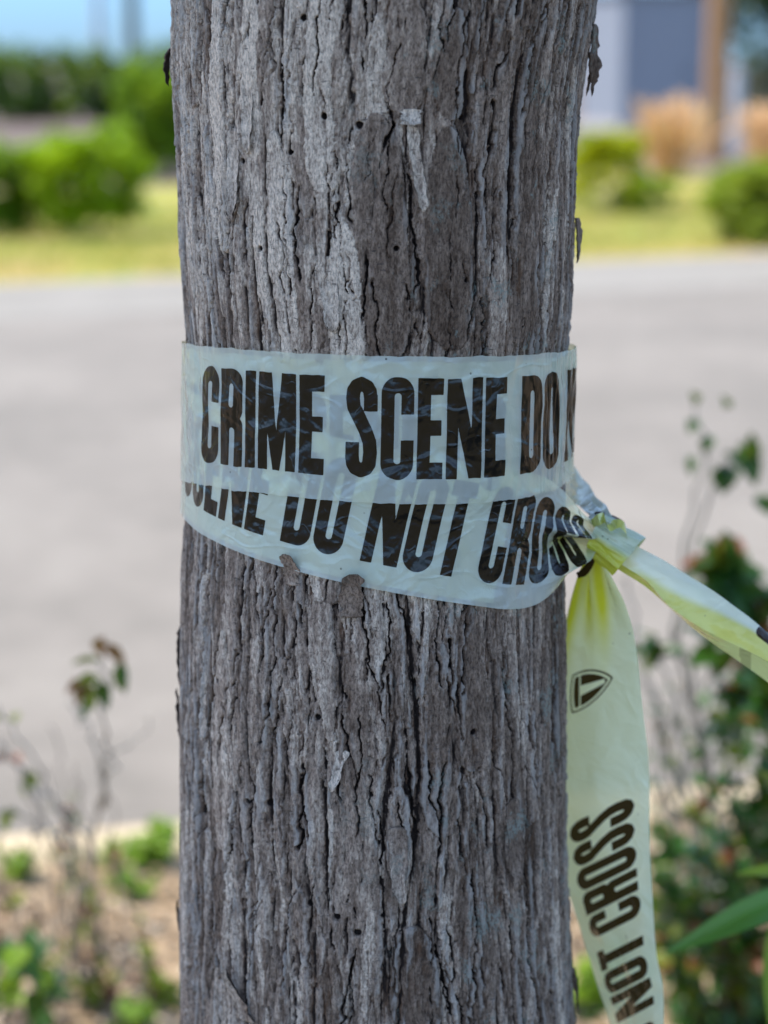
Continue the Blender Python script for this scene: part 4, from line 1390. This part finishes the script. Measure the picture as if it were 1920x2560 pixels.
far_tree("dark tree whose crown shows over the left of the shed roof", 1555, 52, 8.5, (2.2, 2.0, 3.2), 5.4, 5200, 61)
far_tree("dark tree with a low crown at the top right corner", 1945, 50, 8.0, (1.1, 1.1, 3.0), 3.6, 3200, 62)
far_tree("dark tree whose crown shows between the shed and the pole", 1742, 56, 8.5, (0.7, 0.8, 3.2), 3.9, 1500, 63)
hb2 = empty("hedge", tuple(gp(1960, 300))); tag(hb2, "dark green clipped hedge at the right edge behind the pole", "hedge")
mb = MB(); r_ = np.random.default_rng(66)
for i in range(5):
    mb.add(*blob_foliage((8.35 + i * .9, 46, 0.72), (0.62, 0.6, 0.76), 700, 0.13, r_, 14)[:3])
mb.build("foliage", M_dark, hb2)
ms = MB()
for i in range(6):
    b = np.array([8.2 + i * .8, 46.1, -.05]); v, f = tube([b, b + [.05, 0, .5], b + [.1, 0, .9]], [.03, .01], 5); ms = MB(); ms.add(v, f); ms.build("stem", M_twig, hb2)
# far tree line to close the view outside the frame
tl = MB(); r_ = np.random.default_rng(68)
for i in range(46):
    x = -120 + i * 5.4 + r_.normal()
    if -26 < x < 22: continue
    tl.add(*blob_foliage((x, 95 + r_.normal() * 6, 2.6), (3.6, 3, 2.6 + abs(r_.normal())), 260, 0.7, r_, 12)[:3])
tag(tl.build("far_trees", M_hedge), "distant band of trees along the horizon", "tree line", kind='stuff')

# grass of the verge: short dry blades
r_ = np.random.default_rng(70)
n = 26000
tx = r_.uniform(-6, 9, n); d0 = r_.uniform(0.6, 6.2, n)
fy = np.array([on_line(f1, f2, x) for x in tx]) + d0 * 1.08
P = np.stack([tx, fy, np.zeros(n)], -1)
D = np.stack([r_.normal(size=n) * .5, r_.normal(size=n) * .5, np.ones(n)], -1)
pt = perlin(tx / 1.3, fy / 1.0, 71)
LL = r_.uniform(.03, .085, n)
v, f = leaves(P, D, rand_dirs(n, r_) + np.array([0, -1, 0]), LL, 0.005, 0.1, 0.3)
mb = MB(); mb.add(v, f, np.clip(.55 + .45 * pt + .15 * r_.normal(size=n), 0, 1).repeat(15))
tag(mb.build("grass", M_grass), "short dry yellow-green grass on the verge", "grass", kind='stuff')

# ------------------------------------------------------------------ near plants in the mulch bed
def sprig_leaves(mb_list, path, n, L, r, mats, from_=0.4, wr=0.36, spread=0.9, droop=0.35):
    """leaves set along a twig; mats is a list of (key, weight)"""
    p = np.asarray(path); tan = np.gradient(p, axis=0)
    idx = r.uniform(from_, 1.0, n) * (len(p) - 1)
    i = idx.astype(int).clip(0, len(p) - 2); fr = (idx - i)[:, None]
    b = p[i] * (1 - fr) + p[i + 1] * fr
    t = tan[i] / np.linalg.norm(tan[i], axis=1)[:, None]
    D = t * .5 + spread * rand_dirs(n, r); D[:, 2] += 0.05
    nn = rand_dirs(n, r) * .6 + np.array([0, -.45, .8])
    LL = L * r.uniform(.65, 1.2, n)
    keys = [k for k, w in mats]; ws = np.array([w for k, w in mats], float); ws /= ws.sum()
    ch = r.choice(len(keys), n, p=ws)
    for q, key in enumerate(keys):
        m = ch == q
        if m.sum():
            v, f = leaves(b[m], D[m], nn[m], LL[m], LL[m] * wr, 0.3, droop)
            mb_list.setdefault(key, MB()).add(v, f, np.clip(r.normal(.5, .25, m.sum()), 0, 1).repeat(15))


LM = {'near': M_near, 'bright': M_bright, 'red': M_red, 'olive': M_olive}


def near_shrub(name, label, cat, base, twigs, seed, r0=0.004, twig_mat=None, group=None):
    """twigs: list of (path points px,py,Y ... from the base up, leaf count, leaf length, leaf mix, start)"""
    r = np.random.default_rng(seed)
    root = empty(name, tuple(base)); tag(root, label, cat, group)
    st, lv = MB(), {}
    for pts, n, L, mix, fr in twigs:
        path = catmull([tuple(base + np.array([r.normal() * .02, r.normal() * .02, -.02]))] + [tuple(at(*q)) for q in pts], 26)
        path[1:-1] += 0.004 * r.normal(size=(24, 3))
        v, f = tube(path, [r0, r0 * .3], 6); st = MB(); st.add(v, f); st.build("stem", twig_mat or M_twig, root)
        if n: sprig_leaves(lv, path, n, L, r, mix, fr)
    for k, m in lv.items():
        o = m.build("leaves", LM[k], root)
        if k == 'red': o['label'] = "reddish young leaves"
    return root


def single_leaf(root, px, py, Y, tx, ty, tY, wpx, mat, fold=.25, droop=.12, tone=.5, tilt=(0, -.6, .8)):
    a, b = np.array(at(px, py, Y)), np.array(at(tx, ty, tY))
    L = np.linalg.norm(b - a)
    n = 15
    s = np.linspace(0, 1, n); w = np.sin(np.pi * np.clip(s, 0.015, .985) ** .85) ** .8 * wpx / FPX * Y
    D = (b - a) / L; nn = np.array(tilt, float); S_ = np.cross(D, nn); S_ /= np.linalg.norm(S_); nn = np.cross(S_, D)
    j = np.linspace(-1, 1, 7)
    c = a[None] + D[None] * (L * s)[:, None] + nn[None] * (droop * L * np.sin(np.pi * s))[:, None]
    V = c[:, None] + S_[None, None] * (w[:, None] * j[None])[..., None] + nn[None, None] * (fold * w[:, None] * np.abs(j)[None] ** 1.3)[..., None]
    return mesh_obj("leaf", V.reshape(-1, 3), grid_faces(n, 7), mat, root, True, {'tone': np.full(n * 7, tone)})


# left: thin stem carrying one clump of red and green leaves
ls = near_shrub("seedling", "thin bare stem topped by one clump of red and green leaves left of the trunk", "seedling", gp(205, 2300),
                [([(215, 2150, 2.4), (262, 1960, 2.15), (268, 1850, 2.05), (262, 1740, 1.98), (245, 1625, 1.95)], 0, 0, [], 0),
                 ([(220, 2150, 2.4), (258, 1960, 2.15), (225, 1830, 2.1), (170, 1760, 2.08)], 0, 0, [], 0),
                 ([(220, 2150, 2.4), (262, 1950, 2.15), (330, 1850, 2.15), (390, 1800, 2.15)], 0, 0, [], 0)], 81, 0.0035, M_twigp)
for a in ((250, 1640, 1.95, 262, 1592, 1.94, 26, M_red, .6), (262, 1610, 1.95, 312, 1665, 1.94, 18, M_red, .9), (300, 1650, 1.95, 312, 1735, 1.94, 15, M_near, .9), (305, 1655, 1.96, 300, 1725, 1.95, 20, M_olive, .4),
          (250, 1650, 1.96, 178, 1660, 1.95, 11, M_olive, .3), (252, 1700, 1.95, 190, 1712, 1.93, 22, M_olive, .9), (250, 1702, 1.95, 268, 1775, 1.93, 20, M_near, .5),
          (215, 1700, 1.95, 165, 1735, 1.94, 16, M_red, .9), (212, 1705, 1.95, 232, 1775, 1.94, 20, M_olive, .7), (225, 1745, 1.95, 205, 1800, 1.94, 13, M_near, .8), (218, 1700, 1.95, 192, 1765, 1.94, 18, M_red, .3)):
    single_leaf(ls, *a[:8], tone=a[8])

# left bottom: leafy plant at the corner and twiggy undergrowth
near_shrub("leafy_plant", "bright green leafy plant in the bottom left corner", "plant", gp(40, 2590),
           [([(30, 2500, 2.3), (20, 2420, 2.2), (40, 2350, 2.15)], 14, .040, [('bright', 2), ('near', 2)], .55), ([(70, 2520, 2.3), (90, 2450, 2.2), (85, 2390, 2.2)], 12, .040, [('bright', 2), ('near', 2)], .55),
            ([(10, 2540, 2.3), (-10, 2480, 2.2), (0, 2440, 2.2)], 10, .038, [('bright', 2), ('near', 2)], .5), ([(80, 2560, 2.35), (120, 2520, 2.3), (105, 2460, 2.25)], 8, .036, [('near', 3), ('bright', 1)], .5)], 82)
r_ = np.random.default_rng(83)
tw = []
for i in range(16):
    x = r_.uniform(-30, 330); top = r_.uniform(1800, 2280)
    tw.append(([(x + r_.normal() * 25 + 70, 2420, 2.6), (x + r_.normal() * 35 + 20, (2400 + top) / 2, 2.45), (x + r_.normal() * 40 - 40, top, 2.35)], int(r_.integers(0, 9)), .022, [('olive', 3), ('red', 1.4), ('bright', 1)], .25))
near_shrub("twiggy_shrub", "thin bare twiggy shrub in front of the near kerb at the left", "shrub", gp(190, 2480), tw, 84, 0.003, M_twig)
tw = []
for x, y in ((-20, 1800), (20, 1760), (60, 1900), (5, 2000)):
    tw.append(([(x + 170, 2150, 2.2), (x + 90, (y + 2150) / 2, 2.1), (x - 30, y, 2.05)], 2, .02, [('olive', 1), ('red', 1)], .8))
near_shrub("bare_shrub", "bare arching twigs crossing the road at the left edge", "shrub", gp(170, 2440), tw, 85, 0.0032, M_twigp)


def weed(label, px, py, h, n, L, mix, seed, group="small weeds in the mulch"):
    r = np.random.default_rng(seed); b = gp(px, py)
    root = empty("weed", tuple(b)); tag(root, label, "weed", group)
    lv, st = {}, MB()
    for k in range(6):
        e = b + np.array([r.normal() * h * .5, r.normal() * h * .5, h * r.uniform(.6, 1.1)])
        path = catmull([b - [0, 0, .01], (b + e) / 2 + r.normal(size=3) * h * .08, e], 10)
        v, f = tube(path, [.0025, .001], 5); st = MB(); st.add(v, f); st.build("stem", M_bright, root); sprig_leaves(lv, path, n // 6, L, r, mix, .15)
    for k, m in lv.items(): m.build("leaves", LM[k], root)
    return root


weed("bright lime weed at the near kerb close to the left side of the trunk", 378, 2160, .055, 90, .034, [('bright', 1)], 91)
weed("small green weed left of the bright lime one at the near kerb", 275, 2165, .045, 26, .026, [('bright', 1), ('olive', 1)], 92)
weed("small green weed on the mulch just below the bright lime one", 320, 2250, .035, 26, .026, [('bright', 1)], 93)
weed("small green weed by the near kerb at the left edge", 42, 2200, .04, 36, .028, [('bright', 2), ('olive', 1)], 94)
weed("low mixed weed with reddish leaves below the bare twigs", 235, 2520, .05, 26, .024, [('olive', 2), ('red', 2)], 95)
weed("olive weed at the bottom beside the left side of the trunk", 400, 2500, .05, 28, .026, [('olive', 3), ('bright', 1), ('red', 1)], 96)
weed("green weed at the bottom edge between the twigs and the trunk", 320, 2600, .04, 30, .030, [('bright', 3), ('olive', 1)], 97)
weed("fresh green seedling between the trunk and the hanging tape end", 1468, 2530, .052, 48, .036, [('bright', 1)], 98)

# right: airy shrub of dark leaves, dense twiggy shrub, big leaves near the camera
near_shrub("airy_shrub", "airy shrub with dark green leaves on long thin stems right of the taut tape", "shrub", gp(1800, 2380),
           [([(1790, 2000, 2.5), (1700, 1650, 2.4), (1720, 1400, 2.38), (1800, 1180, 2.35), (1850, 1120, 2.35), (1880, 1080, 2.35)], 0, .05, [('near', 1)], .8),
            ([(1790, 2000, 2.5), (1705, 1640, 2.4), (1690, 1480, 2.38), (1740, 1250, 2.36), (1770, 1120, 2.35), (1740, 1010, 2.35)], 0, .036, [('near', 3), ('olive', 1)], .72),
            ([(1800, 2050, 2.45), (1740, 1800, 2.4), (1800, 1640, 2.35), (1830, 1560, 2.35), (1800, 1400, 2.35)], 52, .046, [('near', 4), ('red', 1)], .6),
            ([(1820, 2100, 2.45), (1830, 1850, 2.4), (1880, 1640, 2.35), (1900, 1480, 2.35)], 52, .048, [('near', 4), ('red', .6)], .45),
            ([(1760, 2150, 2.4), (1700, 1850, 2.35), (1660, 1680, 2.3), (1625, 1590, 2.3)], 11, .030, [('near', 3)], .78),
            ([(1850, 2200, 2.4), (1920, 1900, 2.3), (1930, 1700, 2.3)], 34, .058, [('near', 3), ('olive', 1)], .35),
            ([(1700, 2150, 2.45), (1640, 1850, 2.4), (1580, 1500, 2.4), (1540, 1440, 2.4)], 0, 0, [], 0)], 86, 0.0042, M_twigp)
asr = [o for o in S.collection.objects if o.name.startswith("airy_shrub")][0]
for k, (x, y, tx, ty, w) in enumerate(((1812, 1165, 1806, 1235, 27), (1836, 1170, 1800, 1210, 24), (1850, 1110, 1888, 1215, 24), (1850, 1190, 1808, 1130, 20), (1870, 1160, 1878, 1080, 20), (1776, 1090, 1758, 1135, 15),
                                       (1742, 1050, 1722, 1085, 14), (1735, 1010, 1735, 980, 12), (1812, 1020, 1808, 990, 15), (1728, 1140, 1726, 1190, 11), (1890, 1240, 1930, 1290, 22),
                                       (1800, 1400, 1790, 1340, 24), (1802, 1400, 1840, 1350, 20), (1790, 1430, 1755, 1450, 20), (1820, 1420, 1818, 1480, 24))):
    single_leaf(asr, x, y, 2.35, tx, ty, 2.33, w * 1.25, M_red if k in (11,) else M_near, tone=(k * .37) % 1)
r_ = np.random.default_rng(87)
tw = []
for i in range(34):
    x = r_.uniform(1600, 2080); top = r_.uniform(1700, 2420) if x > 1720 else r_.uniform(2050, 2420)
    bx = r_.uniform(1720, 1980)
    tw.append(([(bx, 2560, 2.45), ((x + bx) / 2 + r_.normal() * 30, (2540 + top) / 2, 2.35), (x, top, 2.25)], int(r_.integers(34, 62)), .026, [('near', 6), ('olive', 1.2), ('red', .6)], .2))
near_shrub("dense_shrub", "dense twiggy shrub of small dark leaves filling the lower right corner", "shrub", gp(1880, 2680), tw, 88, 0.0032, M_twig)
tw = []
for i in range(17):
    x = r_.uniform(1590, 1800); top = r_.uniform(1600, 1990)
    tw.append(([(x + 90, 2350, 2.75), (x + 40, (2350 + top) / 2, 2.65), (x - 35, top, 2.6)], int(r_.integers(4, 14)), .02, [('near', 3), ('olive', 1), ('red', .6)], .3))
near_shrub("bare_shrub", "bare grey twigs over the road beside the hanging tape end", "shrub", gp(1740, 2470), tw, 89, 0.0034, M_twigp)
# plant with long strap leaves close to the camera at the lower right
st_base = np.array(at(2120, 2900, 1.62))
sp = empty("strap_leaf_plant", tuple(st_base)); tag(sp, "plant with long pointed glossy green leaves reaching in from the right edge", "plant")
v, f = tube(catmull([tuple(np.array([st_base[0], st_base[1], -.02])), tuple(st_base), tuple(at(2060, 2350, 1.5)), tuple(at(2010, 2120, 1.45))], 24), [.006, .003], 8)
mb = MB(); mb.add(v, f); mb.build("stem", M_bright, sp)
single_leaf(sp, 2070, 2205, 1.42, 1664, 2385, 1.36, 40, M_strap, fold=.35, droop=.10, tone=.95, tilt=(.15, -.75, .65))
single_leaf(sp, 2030, 2200, 1.45, 1838, 2186, 1.42, 22, M_bright, fold=.3, droop=.10, tone=.55)
single_leaf(sp, 2020, 2200, 1.45, 1925, 2560, 1.40, 62, M_bright, fold=.3, droop=.06, tone=.0, tilt=(-.3, -.9, .3))
single_leaf(sp, 2030, 2060, 1.46, 1896, 1925, 1.5, 30, M_olive, fold=.3, droop=.1, tone=.5)

# ------------------------------------------------------------------ mulch chips, dead leaves
r_ = np.random.default_rng(99)
n = 9000
cx = r_.uniform(-1.2, 1.5, n); cy = r_.uniform(2.2, 3.35, n)
lim = np.array([on_line(k1, k2, x) for x in cx]) - .23
m = cy < lim; cx, cy = cx[m], cy[m]; n = len(cx)
P = np.stack([cx, cy, r_.uniform(.001, .012, n)], -1)
D = rand_dirs(n, r_); D[:, 2] *= .25
v, f = leaves(P, D, rand_dirs(n, r_) * .5 + np.array([0, 0, 1]), r_.uniform(.012, .045, n), r_.uniform(.003, .010, n), .2, .1)
mb = MB(); mb.add(v, f, r_.uniform(0, 1, n).repeat(15))
M_chip = leaf_mat("mulch_chip", (0.17, 0.11, 0.06), (0.40, 0.285, 0.175), 0.0, 0.8, (0.58, 0.48, 0.35))
tag(mb.build("mulch_chips", M_chip), "loose bark chips and dead leaves on the bed", "mulch", kind='stuff')
